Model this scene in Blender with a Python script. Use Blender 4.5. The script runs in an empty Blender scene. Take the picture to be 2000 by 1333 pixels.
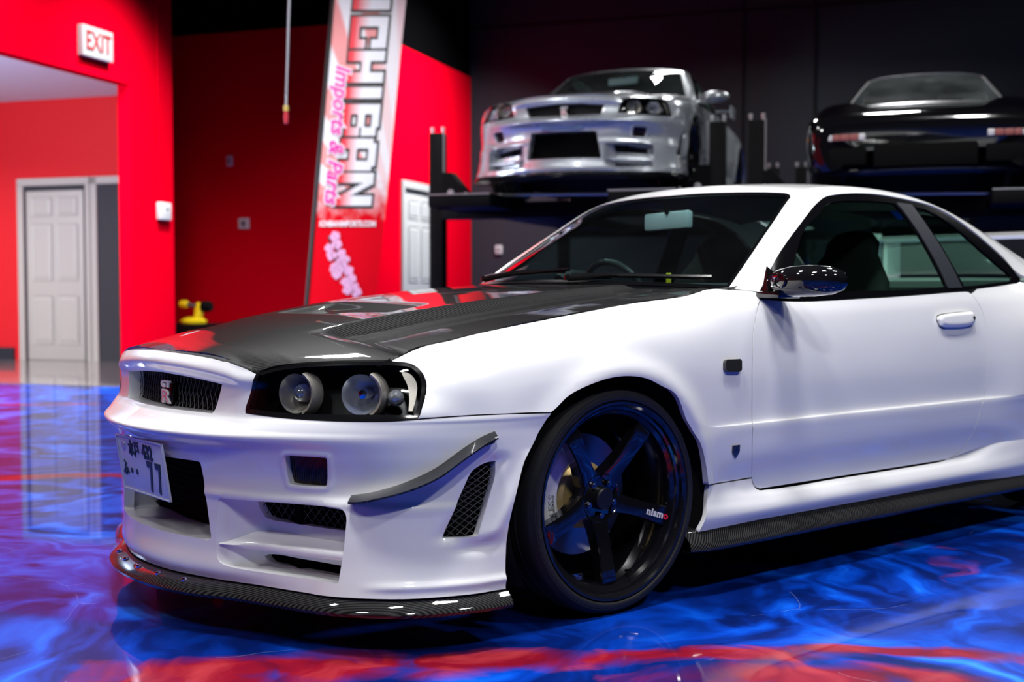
import bpy, bmesh, math, random
import numpy as np
from mathutils import Vector, Matrix
from mathutils.geometry import delaunay_2d_cdt

random.seed(7)
scene = bpy.context.scene
COL = scene.collection

# ------------------------------------------------------------------ camera
# world axes = axes of the white car: X forward, Y to its left side, Z up
FPX = 2400.0
YAW = math.radians(51.0)
PITCH = math.atan((666.5 - 562.0) / FPX)
CAM_C = np.array([2.40602, 3.36271, 0.92955])
_f = np.array([-math.cos(YAW), -math.sin(YAW), 0.0])
CAM_R = np.array([-math.sin(YAW), math.cos(YAW), 0.0])
_u = np.array([0, 0, 1.0])
CAM_F = _f * math.cos(PITCH) - _u * math.sin(PITCH)
CAM_U = _u * math.cos(PITCH) + _f * math.sin(PITCH)
cam_data = bpy.data.cameras.new('camera')
cam = bpy.data.objects.new('camera', cam_data)
COL.objects.link(cam)
m = Matrix.Identity(4)
for i in range(3):
    m[i][0] = CAM_R[i]; m[i][1] = CAM_U[i]; m[i][2] = -CAM_F[i]; m[i][3] = CAM_C[i]
cam.matrix_world = m
cam_data.sensor_width = 36.0
cam_data.lens = FPX * 36.0 / 2000.0
cam_data.clip_start = 0.05
cam_data.clip_end = 80.0
cam_data.dof.use_dof = True
cam_data.dof.focus_distance = 3.45
cam_data.dof.aperture_fstop = 2.6
scene.camera = cam

def proj(P):
    d = np.atleast_2d(P) - CAM_C
    z = d @ CAM_F
    return np.stack([1000 + FPX * (d @ CAM_R) / z, 666.5 - FPX * (d @ CAM_U) / z], 1)
def ray(px):
    return CAM_F + CAM_R * (px[0] - 1000) / FPX + CAM_U * (666.5 - px[1]) / FPX
def at_depth(px, d):
    return CAM_C + ray(px) * d
def on_plane(px, p0, n):
    r = ray(px); p0 = np.array(p0, float); n = np.array(n, float)
    return CAM_C + r * (((p0 - CAM_C) @ n) / (r @ n))
def on_floor(px, z=0.0):
    return on_plane(px, (0, 0, z), (0, 0, 1))

# ------------------------------------------------------------------ world, light, exposure
world = bpy.data.worlds.new('world'); scene.world = world
world.use_nodes = True
bg = world.node_tree.nodes['Background']
bg.inputs[0].default_value = (0.5, 0.55, 0.7, 1); bg.inputs[1].default_value = 0.02
vs = scene.view_settings
vs.view_transform = 'Standard'; vs.look = 'None'; vs.gamma = 1.0; vs.use_curve_mapping = False
vs.exposure = -0.16

def area_light(name, loc, target, power, sx, sy, color=(1, 1, 1), spread=180):
    l = bpy.data.lights.new(name, 'AREA'); l.shape = 'RECTANGLE'
    l.size = sx; l.size_y = sy; l.energy = power; l.color = color
    l.spread = math.radians(spread)
    o = bpy.data.objects.new(name, l); COL.objects.link(o)
    o.location = loc
    o.rotation_euler = (Vector(target) - Vector(loc)).to_track_quat('-Z', 'Y').to_euler()
    return o
CEIL = 4.9
def room_pt(p, q, z):
    th = math.radians(18.2)
    eb = CAM_R * math.cos(th) - _f * math.sin(th); ea = CAM_R * math.sin(th) + _f * math.cos(th)
    v = np.array([CAM_C[0], CAM_C[1], 0]) + eb * p + ea * q
    return (float(v[0]), float(v[1]), z)
def down(name, loc, power, sx, sy, color=(1, 1, 1), spread=150):
    return area_light(name, loc, (loc[0], loc[1] + 1e-4, 0), power, sx, sy, color, spread)
# ceiling LED fixtures above the white car
for i, (x, y, pw) in enumerate(((1.5, 1.2, 105), (-.6, 1.5, 100), (-2.9, 1.7, 55), (3.0, -.9, 45), (.9, -.6, 105), (2.6, 4.6, 112), (-.8, 4.8, 112), (4.6, 1.8, 55))):
    down('ceiling_lamp_%d' % i, (x, y, CEIL), pw, .7, .3)
# unseen spots added to brighten the red walls and the banner
area_light('fill_exit_wall', room_pt(-4.9, 6.6, CEIL), room_pt(-7.0, 7.6, 1.6), 135, .6, .3, (1, 1, 1), 90)
area_light('fill_column', room_pt(-5.6, 9.2, CEIL), room_pt(-7.0, 9.8, .6), 70, .4, .3, (1, 1, 1), 60)
area_light('fill_right_bay', room_pt(-3.9, 14.3, CEIL), room_pt(-6.15, 14.75, 1.7), 190, .6, .3, (1, 1, 1), 100)
area_light('fill_banner', room_pt(-4.5, 7.6, CEIL), room_pt(-5.1, 10.2, 2.2), 16, .4, .3, (1, 1, 1), 55)
# unseen lamps added to light the lift cars, hood glints and back wall
for i, (p, q, pw) in enumerate(((-4.0, 6.8, 150), (.4, 7.6, 90), (-2.4, 13.6, 60), (-.3, 13.0, 80), (3.6, 12.5, 80))):
    down('bay_fill_%d' % i, room_pt(p, q, CEIL), pw, .7, .3)
down('hall_lamp', room_pt(-11.2, 10.2, 3.25), 170, .9, .5)
area_light('hall_ceiling_fill', room_pt(-9.6, 6.5, 2.2), room_pt(-9.6, 8.5, 3.3), 420, .4, .4, (.8, .9, 1))  # unseen lamp added to brighten the hall ceiling


# ------------------------------------------------------------------ materials
MATS = {}
def mat(name, color=(.8, .8, .8), rough=.5, metal=0.0, coat=0.0, spec=.5, emit=None, estr=0, trans=0, ior=1.45, coat_rough=.03, bump=None):
    if name in MATS: return MATS[name]
    mt = bpy.data.materials.new(name); mt.use_nodes = True
    nt = mt.node_tree; b = nt.nodes['Principled BSDF']
    b.inputs['Base Color'].default_value = (*color, 1)
    b.inputs['Roughness'].default_value = rough
    b.inputs['Metallic'].default_value = metal
    b.inputs['Coat Weight'].default_value = coat
    b.inputs['Coat Roughness'].default_value = coat_rough
    b.inputs['Specular IOR Level'].default_value = spec
    b.inputs['IOR'].default_value = ior
    if trans: b.inputs['Transmission Weight'].default_value = trans
    if emit:
        b.inputs['Emission Color'].default_value = (*emit, 1); b.inputs['Emission Strength'].default_value = estr
    # slight procedural variation so that no surface is perfectly even
    tc = nt.nodes.new('ShaderNodeTexCoord'); nz = nt.nodes.new('ShaderNodeTexNoise')
    nz.inputs['Scale'].default_value = 6 if bump is None else bump[0]
    nz.inputs['Detail'].default_value = 4
    nt.links.new(tc.outputs['Object'], nz.inputs['Vector'])
    mr = nt.nodes.new('ShaderNodeMapRange')
    mr.inputs['To Min'].default_value = max(0, rough - .03); mr.inputs['To Max'].default_value = min(1, rough + .03)
    nt.links.new(nz.outputs['Fac'], mr.inputs['Value']); nt.links.new(mr.outputs[0], b.inputs['Roughness'])
    if bump:
        bp = nt.nodes.new('ShaderNodeBump'); bp.inputs['Strength'].default_value = bump[1]; bp.inputs['Distance'].default_value = .002
        nt.links.new(nz.outputs['Fac'], bp.inputs['Height']); nt.links.new(bp.outputs[0], b.inputs['Normal'])
    MATS[name] = mt
    return mt

def math_node(nt, op, a=None, b=None):
    n = nt.nodes.new('ShaderNodeMath'); n.operation = op
    for i, v in enumerate((a, b)):
        if v is None: continue
        if isinstance(v, (int, float)): n.inputs[i].default_value = v
        else: nt.links.new(v, n.inputs[i])
    return n.outputs[0]

def carbon(name='carbon_weave', p=.0022, axes=(0, 1), hi=.045):
    if name in MATS: return MATS[name]
    mt = mat(name, (.02, .02, .02), .45, 0, 1.0, .06)
    nt = mt.node_tree; b = nt.nodes['Principled BSDF']
    tc = nt.nodes.new('ShaderNodeTexCoord'); sp = nt.nodes.new('ShaderNodeSeparateXYZ')
    nt.links.new(tc.outputs['Object'], sp.inputs[0])
    a = math_node(nt, 'FLOOR', math_node(nt, 'DIVIDE', sp.outputs[axes[0]], p))
    c = math_node(nt, 'FLOOR', math_node(nt, 'DIVIDE', sp.outputs[axes[1]], p))
    s = math_node(nt, 'FLOORED_MODULO', math_node(nt, 'ADD', a, c), 4.0)
    g = math_node(nt, 'GREATER_THAN', s, 1.5)
    mx = nt.nodes.new('ShaderNodeMix'); mx.data_type = 'RGBA'
    mx.inputs[6].default_value = (.003, .003, .0035, 1); mx.inputs[7].default_value = (hi, hi, hi * 1.02, 1)
    nt.links.new(g, mx.inputs[0]); nt.links.new(mx.outputs[2], b.inputs['Base Color'])
    return mt

def glass(name, tint=(.3, .45, .42), ior=1.5, rough=0.0, haze=0.0):
    if name in MATS: return MATS[name]
    mt = bpy.data.materials.new(name); mt.use_nodes = True
    nt = mt.node_tree; nt.nodes.clear()
    o = nt.nodes.new('ShaderNodeOutputMaterial'); mx = nt.nodes.new('ShaderNodeMixShader')
    tr = nt.nodes.new('ShaderNodeBsdfTransparent'); gl = nt.nodes.new('ShaderNodeBsdfGlossy')
    fr = nt.nodes.new('ShaderNodeFresnel'); fr.inputs[0].default_value = ior
    geo = nt.nodes.new('ShaderNodeNewGeometry')
    tr.inputs[0].default_value = (*tint, 1); gl.inputs['Roughness'].default_value = rough
    # same fresnel on both faces of the thin sheet
    mi = nt.nodes.new('ShaderNodeMix'); mi.data_type = 'FLOAT'
    mi.inputs[2].default_value = ior; mi.inputs[3].default_value = 1 / ior
    nt.links.new(geo.outputs['Backfacing'], mi.inputs[0]); nt.links.new(mi.outputs[0], fr.inputs[0])
    nt.links.new(fr.outputs[0], mx.inputs[0]); nt.links.new(tr.outputs[0], mx.inputs[1]); nt.links.new(gl.outputs[0], mx.inputs[2])
    if haze:                                              # pale diffuse layer painting hazy reflected light onto the pane
        df = nt.nodes.new('ShaderNodeBsdfDiffuse'); df.inputs[0].default_value = (.6, .68, .7, 1)
        nz = nt.nodes.new('ShaderNodeTexNoise'); nz.inputs['Scale'].default_value = 3; nz.inputs['Detail'].default_value = 5
        tc = nt.nodes.new('ShaderNodeTexCoord'); nt.links.new(tc.outputs['Object'], nz.inputs['Vector'])
        mr = nt.nodes.new('ShaderNodeMapRange'); mr.inputs['From Min'].default_value = .35; mr.inputs['From Max'].default_value = .75; mr.inputs['To Min'].default_value = haze * .5; mr.inputs['To Max'].default_value = haze * 1.5
        nt.links.new(nz.outputs['Fac'], mr.inputs['Value'])
        m2 = nt.nodes.new('ShaderNodeMixShader'); nt.links.new(mr.outputs[0], m2.inputs[0]); nt.links.new(mx.outputs[0], m2.inputs[1]); nt.links.new(df.outputs[0], m2.inputs[2])
        nt.links.new(m2.outputs[0], o.inputs[0])
    else: nt.links.new(mx.outputs[0], o.inputs[0])
    MATS[name] = mt
    return mt

# ------------------------------------------------------------------ objects and mesh helpers
def tag(o, label=None, cat=None, group=None, kind=None):
    if label: o['label'] = label
    if cat: o['category'] = cat
    if group: o['group'] = group
    if kind: o['kind'] = kind
    return o
def empty(name, loc=(0, 0, 0), rotz=0):
    o = bpy.data.objects.new(name, None); COL.objects.link(o)
    o.location = loc; o.rotation_euler = (0, 0, rotz); o.empty_display_size = .1
    return o
def link(name, me, parent=None):
    o = bpy.data.objects.new(name, me); COL.objects.link(o)
    if parent is not None: o.parent = parent
    return o
def mesh_obj(name, V, Fc, mt, parent=None, smooth=True, normals=None, sharp=None):
    me = bpy.data.meshes.new(name)
    me.from_pydata([tuple(map(float, v)) for v in V], [], [tuple(map(int, f)) for f in Fc])
    me.validate(); me.update()
    me.materials.append(mt)
    if smooth:
        me.shade_smooth()
        if normals is not None and len(me.vertices) == len(normals):
            vi = np.empty(len(me.loops), int); me.loops.foreach_get('vertex_index', vi)
            me.normals_split_custom_set([tuple(map(float, normals[i])) for i in vi])
        elif sharp is not None:
            try: me.set_sharp_from_angle(angle=math.radians(sharp))
            except Exception: pass
    else:
        me.shade_flat()
    return link(name, me, parent)

class MB:
    """collects simple solids into one mesh"""
    def __init__(s): s.V = []; s.F = []
    def add(s, V, F):
        n = len(s.V); s.V += [tuple(v) for v in V]; s.F += [tuple(i + n for i in f) for f in F]; return s
    def box(s, lo, hi, M=None, bev=0.0):
        x0, y0, z0 = lo; x1, y1, z1 = hi
        if bev <= 0:
            V = [(x, y, z) for z in (z0, z1) for y in (y0, y1) for x in (x0, x1)]
            F = [(0, 2, 3, 1), (4, 5, 7, 6), (0, 1, 5, 4), (2, 6, 7, 3), (0, 4, 6, 2), (1, 3, 7, 5)]
        else:
            bm = bmesh.new(); bmesh.ops.create_cube(bm, size=1)
            for v in bm.verts:
                v.co = Vector(((x0 + x1) / 2 + v.co.x * (x1 - x0), (y0 + y1) / 2 + v.co.y * (y1 - y0), (z0 + z1) / 2 + v.co.z * (z1 - z0)))
            bmesh.ops.bevel(bm, geom=bm.edges[:], offset=bev, segments=2, affect='EDGES', profile=.6)
            bm.verts.index_update()
            V = [tuple(v.co) for v in bm.verts]; F = [tuple(v.index for v in f.verts) for f in bm.faces]; bm.free()
        if M is not None: V = [tuple(M @ Vector(v)) for v in V]
        return s.add(V, F)
    def lathe(s, prof, n=32, M=None, a0=0, a1=2 * math.pi, close=True):
        """prof: (r, h) pairs around +Z"""
        full = abs(a1 - a0 - 2 * math.pi) < 1e-6
        k = n if full else n + 1
        V = []; F = []
        for i in range(k):
            a = a0 + (a1 - a0) * i / n
            for r, h in prof: V.append((r * math.cos(a), r * math.sin(a), h))
        L = len(prof)
        for i in range(n):
            j = (i + 1) % k
            for q in range(L - 1): F.append((i * L + q, j * L + q, j * L + q + 1, i * L + q + 1))
        if M is not None: V = [tuple(M @ Vector(v)) for v in V]
        return s.add(V, F)
    def tube(s, pts, r, n=8, cap=True):
        pts = [Vector(p) for p in pts]; V = []; F = []; up = None
        for i, p in enumerate(pts):
            t = (pts[min(i + 1, len(pts) - 1)] - pts[max(i - 1, 0)]).normalized()
            if up is None:
                up = Vector((0, 0, 1)) if abs(t.z) < .9 else Vector((1, 0, 0))
            a = t.cross(up).normalized(); up = a.cross(t).normalized()
            rr = r[i] if isinstance(r, (list, tuple)) else r
            for k in range(n):
                th = 2 * math.pi * k / n
                V.append(tuple(p + a * math.cos(th) * rr + up * math.sin(th) * rr))
        for i in range(len(pts) - 1):
            for k in range(n):
                F.append((i * n + k, i * n + (k + 1) % n, (i + 1) * n + (k + 1) % n, (i + 1) * n + k))
        if cap:
            F.append(tuple(range(n))[::-1]); F.append(tuple(range((len(pts) - 1) * n, len(pts) * n)))
        return s.add(V, F)
    def prism(s, poly, h0, h1, M=None):
        n = len(poly)
        V = [(p[0], p[1], h0) for p in poly] + [(p[0], p[1], h1) for p in poly]
        F = [tuple(range(n))[::-1], tuple(range(n, 2 * n))] + [(i, (i + 1) % n, (i + 1) % n + n, i + n) for i in range(n)]
        if M is not None: V = [tuple(M @ Vector(v)) for v in V]
        return s.add(V, F)
    def sweep(s, rails):
        """rails: list of point lists of one length, skinned in order"""
        L = len(rails[0]); V = [tuple(p) for r in rails for p in r]; F = []
        for i in range(len(rails) - 1):
            for j in range(L - 1): F.append((i * L + j, i * L + j + 1, (i + 1) * L + j + 1, (i + 1) * L + j))
        return s.add(V, F)
    def build(s, name, mt, parent=None, smooth=True, sharp=35, recalc=True):
        me = bpy.data.meshes.new(name)
        me.from_pydata(s.V, [], s.F)
        if recalc:
            bm = bmesh.new(); bm.from_mesh(me)
            bmesh.ops.recalc_face_normals(bm, faces=bm.faces[:]); bm.to_mesh(me); bm.free()
        me.materials.append(mt)
        if smooth:
            me.shade_smooth()
            me.set_sharp_from_angle(angle=math.radians(sharp))
        me.update()
        return link(name, me, parent)

def frame(origin, ex, ey, ez=None):
    """matrix with given axes (columns)"""
    ex = Vector(ex).normalized(); ey = Vector(ey)
    ez = Vector(ez) if ez is not None else ex.cross(ey)
    ez.normalize(); ey = ez.cross(ex).normalized()
    M = Matrix.Identity(4)
    for i in range(3): M[i][0] = ex[i]; M[i][1] = ey[i]; M[i][2] = ez[i]; M[i][3] = origin[i]
    return M

def text_geo(body, size=1.0, depth=.0, bold=0.0, shear=0.0, spacing=1.0, align='LEFT'):
    cu = bpy.data.curves.new('text', 'FONT'); cu.body = body; cu.size = size
    cu.extrude = depth / 2; cu.offset = bold; cu.shear = shear; cu.space_character = spacing
    cu.align_x = align; cu.align_y = 'CENTER'; cu.resolution_u = 3
    o = bpy.data.objects.new('text', cu); COL.objects.link(o)
    dg = bpy.context.evaluated_depsgraph_get(); dg.update()
    me = bpy.data.meshes.new_from_object(o.evaluated_get(dg))
    V = [tuple(v.co) for v in me.vertices]; F = [tuple(p.vertices) for p in me.polygons]
    bpy.data.objects.remove(o); bpy.data.curves.remove(cu); bpy.data.meshes.remove(me)
    return V, F
def text_obj(name, body, size, M, mt, parent=None, **k):
    """M maps text x,y,z to space; the size is the cap height"""
    V, F = text_geo(body, size / .7, **k)
    return mesh_obj(name, [M @ Vector(v) for v in V], F, mt, parent, smooth=False)

# ------------------------------------------------------------------ smooth surfaces and panels cut from them
def cr(P, t):
    """Catmull-Rom through rows of P (n, ...) at parameters t"""
    P = np.asarray(P, float); n = len(P); t = np.atleast_1d(np.asarray(t, float))
    i = np.clip(np.floor(t).astype(int), 0, n - 2); f = t - i
    ext = np.concatenate([[2 * P[0] - P[1]], P, [2 * P[-1] - P[-2]]])
    p0, p1, p2, p3 = ext[i], ext[i + 1], ext[i + 2], ext[i + 3]
    f = f.reshape(f.shape + (1,) * (P.ndim - 1))
    return .5 * (2 * p1 + (p2 - p0) * f + (2 * p0 - 5 * p1 + 4 * p2 - p3) * f ** 2 + (3 * p1 - p0 - 3 * p2 + p3) * f ** 3)
class PC:
    """monotone cubic through several rows that share their knots"""
    def __init__(s, xs, Y):
        xs = np.asarray(xs, float); Y = np.atleast_2d(np.asarray(Y, float))
        if xs[0] > xs[-1]: xs = xs[::-1]; Y = Y[:, ::-1]
        h = np.diff(xs); d = np.diff(Y, axis=1) / h; m = np.zeros_like(Y)
        for k in range(1, len(xs) - 1):
            w1 = 2 * h[k] + h[k - 1]; w2 = h[k] + 2 * h[k - 1]; a, b = d[:, k - 1], d[:, k]
            ok = a * b > 0; sa = np.where(ok, a, 1); sb = np.where(ok, b, 1)
            m[:, k] = np.where(ok, (w1 + w2) / (w1 / sa + w2 / sb), 0)
        m[:, 0] = d[:, 0]; m[:, -1] = d[:, -1]
        s.x, s.Y, s.h, s.m = xs, Y, h, m
    def __call__(s, x):
        x = np.atleast_1d(np.asarray(x, float)); xs = s.x
        xc = np.minimum(np.maximum(x, xs[0]), xs[-1])
        i = np.minimum(np.maximum(np.searchsorted(xs, xc) - 1, 0), len(xs) - 2)
        h = s.h[i]; t = (xc - xs[i]) / h; t2 = t * t; t3 = t2 * t
        r = (2 * t3 - 3 * t2 + 1) * s.Y[:, i] + (t3 - 2 * t2 + t) * h * s.m[:, i] + (3 * t2 - 2 * t3) * s.Y[:, i + 1] + (t3 - t2) * h * s.m[:, i + 1]
        return r + s.m[:, :1] * np.minimum(x - xs[0], 0) + s.m[:, -1:] * np.maximum(x - xs[-1], 0)
_pcs = {}
def pchip(xs, ys, x):
    k = (tuple(xs), tuple(ys))
    if k not in _pcs: _pcs[k] = PC(xs, ys)
    return _pcs[k](x)[0]
def sstep(a, b, x):
    t = np.clip((x - a) / (b - a), 0, 1); return t * t * (3 - 2 * t)

class Surf:
    def __init__(s, fn, u0, u1, v0, v1, n=80, inside=(-1.0, 0.0, .45)):
        s.fn = fn; s.dom = (u0, u1, v0, v1); s.c = np.array(inside)
        gu, gv = np.meshgrid(np.linspace(u0, u1, n * 2), np.linspace(v0, v1, n), indexing='ij')
        s.gu = gu.ravel(); s.gv = gv.ravel()
        P = fn(s.gu, s.gv); s.gP = P; s.gp = proj(P); s.gd = (P - CAM_C) @ CAM_F
        s.front = ((s.nrm(s.gu, s.gv)) * (CAM_C - P)).sum(1) > 0
    def ev(s, u, v): return s.fn(np.atleast_1d(np.asarray(u, float)), np.atleast_1d(np.asarray(v, float)))
    def nrm(s, u, v):
        u = np.atleast_1d(np.asarray(u, float)); v = np.atleast_1d(np.asarray(v, float))
        u0, u1, v0, v1 = s.dom
        e = (u1 - u0) * 2e-4; g = (v1 - v0) * 2e-4
        a = s.fn(u + e, v) - s.fn(u - e, v); b = s.fn(u, v + g) - s.fn(u, v - g)
        n = np.cross(a, b); n /= (np.linalg.norm(n, axis=1, keepdims=True) + 1e-12)
        P = s.fn(u, v)
        o = P - np.array([0, 0, 0]) - np.stack([np.clip(P[:, 0], -2.4, .3), 0 * P[:, 1], 0 * P[:, 2] + .5], 1)
        if not hasattr(s, 'sgn'):
            s.sgn = 1.0 if (n * o).sum(1).mean() > 0 else -1.0
        return n * s.sgn
    def solve(s, px):
        px = np.array(px, float)
        d = np.hypot(*(s.gp - px).T) + np.where(s.front, 0, 60)
        k = np.argmin(d); u, v = s.gu[k], s.gv[k]
        u0, u1, v0, v1 = s.dom
        for _ in range(25):
            e = (u1 - u0) * 1e-4; g = (v1 - v0) * 1e-4
            q = proj(s.fn(np.array([u, u + e, u]), np.array([v, v, v + g])))
            J = np.array([(q[1] - q[0]) / e, (q[2] - q[0]) / g]).T
            r = px - q[0]
            if np.hypot(*r) < .01: break
            try: st = np.linalg.solve(J.T @ J + 1e-6 * np.eye(2) * np.trace(J.T @ J), J.T @ r)
            except Exception: break
            st[0] = np.clip(st[0], -.05 * (u1 - u0), .05 * (u1 - u0)); st[1] = np.clip(st[1], -.08 * (v1 - v0), .08 * (v1 - v0))
            u += st[0]; v += st[1]
            u = np.clip(u, u0, u1); v = np.clip(v, v0, v1)
        return u, v
    def trace(s, pts, smooth=True, sub=6):
        uv = np.array([s.solve(p) for p in pts])
        return spl(uv, sub) if smooth and len(pts) > 2 else uv
    def at(s, px):
        u, v = s.solve(px); return s.ev(u, v)[0]
    def near(s, P):
        P = np.array(P, float); k = np.argmin(((s.gP - P) ** 2).sum(1)); u, v = s.gu[k], s.gv[k]
        u0, u1, v0, v1 = s.dom
        for _ in range(20):
            e = (u1 - u0) * 1e-4; g = (v1 - v0) * 1e-4
            q = s.fn(np.array([u, u + e, u]), np.array([v, v, v + g]))
            J = np.array([(q[1] - q[0]) / e, (q[2] - q[0]) / g]).T
            st = np.linalg.lstsq(J, P - q[0], rcond=None)[0]
            u = np.clip(u + st[0], u0, u1); v = np.clip(v + st[1], v0, v1)
        return u, v
    def pts(s, PS, smooth=False, sub=6):
        uv = np.array([s.near(p) for p in PS]); return spl(uv, sub) if smooth else uv
def spl(uv, sub=6):
    uv = np.asarray(uv, float); n = len(uv)
    return cr(uv, np.linspace(0, n - 1, (n - 1) * sub + 1))
def joinuv(*segs):
    out = []
    for sg in segs:
        for p in sg:
            if not out or np.hypot(*(np.array(out[-1]) - p)) > 1e-7: out.append(np.array(p, float))
    if np.hypot(*(out[0] - out[-1])) < 1e-7: out.pop()
    return np.array(out)
def inside(poly, pts):
    x, y = pts[:, 0], pts[:, 1]; r = np.zeros(len(pts), bool); n = len(poly)
    for i in range(n):
        x0, y0 = poly[i]; x1, y1 = poly[(i + 1) % n]
        c = (y0 > y) != (y1 > y)
        with np.errstate(divide='ignore', invalid='ignore'):
            r ^= c & (x < (x1 - x0) * (y - y0) / (y1 - y0 + 1e-30) + x0)
    return r
def dens(loop, step=1.0):
    out = []; n = len(loop)
    for i in range(n):
        a, b = loop[i], loop[(i + 1) % n]; k = max(1, int(math.ceil(np.hypot(*(b - a)) / step)))
        for j in range(k): out.append(a + (b - a) * j / k)
    out = np.array(out); keep = [0]
    for i in range(1, len(out)):
        if np.hypot(*(out[i] - out[keep[-1]])) > .12: keep.append(i)
    return out[keep]
def seg_dist(pts, loop):
    d = np.full(len(pts), 1e9); n = len(loop)
    for i in range(n):
        a = loop[i]; b = loop[(i + 1) % n]; ab = b - a; L = ab @ ab + 1e-20
        t = np.clip(((pts - a) @ ab) / L, 0, 1); q = a + t[:, None] * ab
        d = np.minimum(d, np.hypot(*(pts - q).T))
    return d
def shrink(S, loop, g):
    """move an outline inwards over the surface by g metres"""
    loop = np.asarray(loop, float); n = len(loop)
    sc = np.array([S.du, S.dv]); A = loop / sc
    area = .5 * np.sum(A[:, 0] * np.roll(A[:, 1], -1) - np.roll(A[:, 0], -1) * A[:, 1]); sg = 1 if area > 0 else -1
    t = np.roll(A, -1, 0) - np.roll(A, 1, 0); t /= (np.linalg.norm(t, axis=1, keepdims=True) + 1e-12)
    nn = np.stack([-t[:, 1], t[:, 0]], 1) * sg * sc
    e = 1e-3
    d = np.linalg.norm(S.ev(loop[:, 0] + nn[:, 0] * e, loop[:, 1] + nn[:, 1] * e) - S.ev(loop[:, 0], loop[:, 1]), axis=1) / e
    return loop + nn * (g / np.maximum(d, 1e-6))[:, None]
def panel(name, S, outer, mt, parent, holes=(), rim=.012, gap=0.0, off=0.0, disp=None, holerim=None, step=1.0):
    """one sheet cut out of surface S along an outline, with its edges turned in"""
    sc = np.array([S.du, S.dv])
    outer = np.asarray(outer, float)
    if gap: outer = shrink(S, outer, gap)
    loops = [dens(outer / sc, step)] + [dens(np.asarray(h, float) / sc, step) for h in holes]
    allp = np.concatenate(loops)
    lo = loops[0].min(0); hi = loops[0].max(0)
    gx, gy = np.meshgrid(np.arange(lo[0], hi[0], step) + step / 2, np.arange(lo[1], hi[1], step) + step / 2)
    g = np.stack([gx.ravel(), gy.ravel()], 1)
    ok = inside(loops[0], g)
    for h in loops[1:]: ok &= ~inside(h, g)
    g = g[ok]
    for L in loops:
        if len(g): g = g[seg_dist(g, L) > .5 * step]
    pts = np.concatenate([allp, g]) if len(g) else allp
    edges = []; k = 0
    for L in loops:
        n = len(L); edges += [(k + i, k + (i + 1) % n) for i in range(n)]; k += n
    ov, oe, of, orig, _, _ = delaunay_2d_cdt([Vector(p) for p in pts], edges, [], 0, 1e-5)
    Q = np.array([tuple(p) for p in ov]); T = np.array([tuple(f) for f in of if len(f) == 3])
    c = Q[T].mean(1); ok = inside(loops[0], c)
    for h in loops[1:]: ok &= ~inside(h, c)
    T = T[ok]
    uv = Q * sc
    N = S.nrm(uv[:, 0], uv[:, 1]); P = S.ev(uv[:, 0], uv[:, 1])
    if disp is not None: P = P + N * disp(uv[:, 0], uv[:, 1], P)[:, None]
    P = P + N * off
    V = list(P); NN = list(N); Fc = []
    fn = np.cross(P[T[:, 1]] - P[T[:, 0]], P[T[:, 2]] - P[T[:, 0]])
    flip = (fn * N[T[:, 0]]).sum(1) < 0
    for t, fl in zip(T, flip): Fc.append((t[0], t[2], t[1]) if fl else tuple(t))
    if disp is not None:
        NN = np.zeros((len(V), 3)); a = np.array(Fc); fv = np.cross(P[a[:, 1]] - P[a[:, 0]], P[a[:, 2]] - P[a[:, 0]])
        for q in range(3): np.add.at(NN, a[:, q], fv)
        NN = list(NN / (np.linalg.norm(NN, axis=1, keepdims=True) + 1e-12))
    for li, L in enumerate(loops):
        r = rim if li == 0 else (rim if holerim is None else holerim)
        if not r: continue
        luv = L * sc; LP = S.ev(luv[:, 0], luv[:, 1]); LN = S.nrm(luv[:, 0], luv[:, 1])
        if disp is not None: LP = LP + LN * disp(luv[:, 0], luv[:, 1], LP)[:, None]
        LP = LP + LN * off; n = len(L); base = len(V)
        tn = np.roll(LP, -1, 0) - np.roll(LP, 1, 0)
        wn = np.cross(LN, tn); wn /= (np.linalg.norm(wn, axis=1, keepdims=True) + 1e-12)
        area = .5 * np.sum(L[:, 0] * np.roll(L[:, 1], -1) - np.roll(L[:, 0], -1) * L[:, 1])
        # wall normal points out of the sheet
        probe = LP + wn * 1e-4
        V += list(LP) + list(LP - LN * r)
        cen = LP.mean(0)
        s_ = np.sign(((LP - cen) * wn).sum()) or 1
        w = wn * (s_ if li == 0 else -s_)
        NN += list(w) + list(w)
        for i in range(n):
            j = (i + 1) % n; f = (base + i, base + j, base + n + j, base + n + i)
            q = np.cross(LP[j] - LP[i], -LN[i])
            Fc.append(f if q @ w[i] > 0 else f[::-1])
    return mesh_obj(name, V, Fc, mt, parent, True, NN)
def mirror_obj(o, parent=None, name=None):
    """the same part on the other side of the car"""
    me = o.data.copy()
    V = np.empty(len(me.vertices) * 3); me.vertices.foreach_get('co', V)
    V = V.reshape(-1, 3); V[:, 1] *= -1
    F = [tuple(p.vertices)[::-1] for p in me.polygons]
    cn = None
    if me.has_custom_normals:
        cn = np.zeros((len(V), 3))
        vi = np.empty(len(me.loops), int); me.loops.foreach_get('vertex_index', vi)
        ln = np.array([tuple(x.vector) for x in me.corner_normals]); ln[:, 1] *= -1; cn[vi] = ln
    mt = me.materials[0]; sm = me.polygons[0].use_smooth if len(me.polygons) else True
    bpy.data.meshes.remove(me)
    r = mesh_obj(name or o.name.split('.')[0], V, F, mt, parent, sm, cn, 35)
    for k in o.keys(): r[k] = o[k]
    return r

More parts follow.
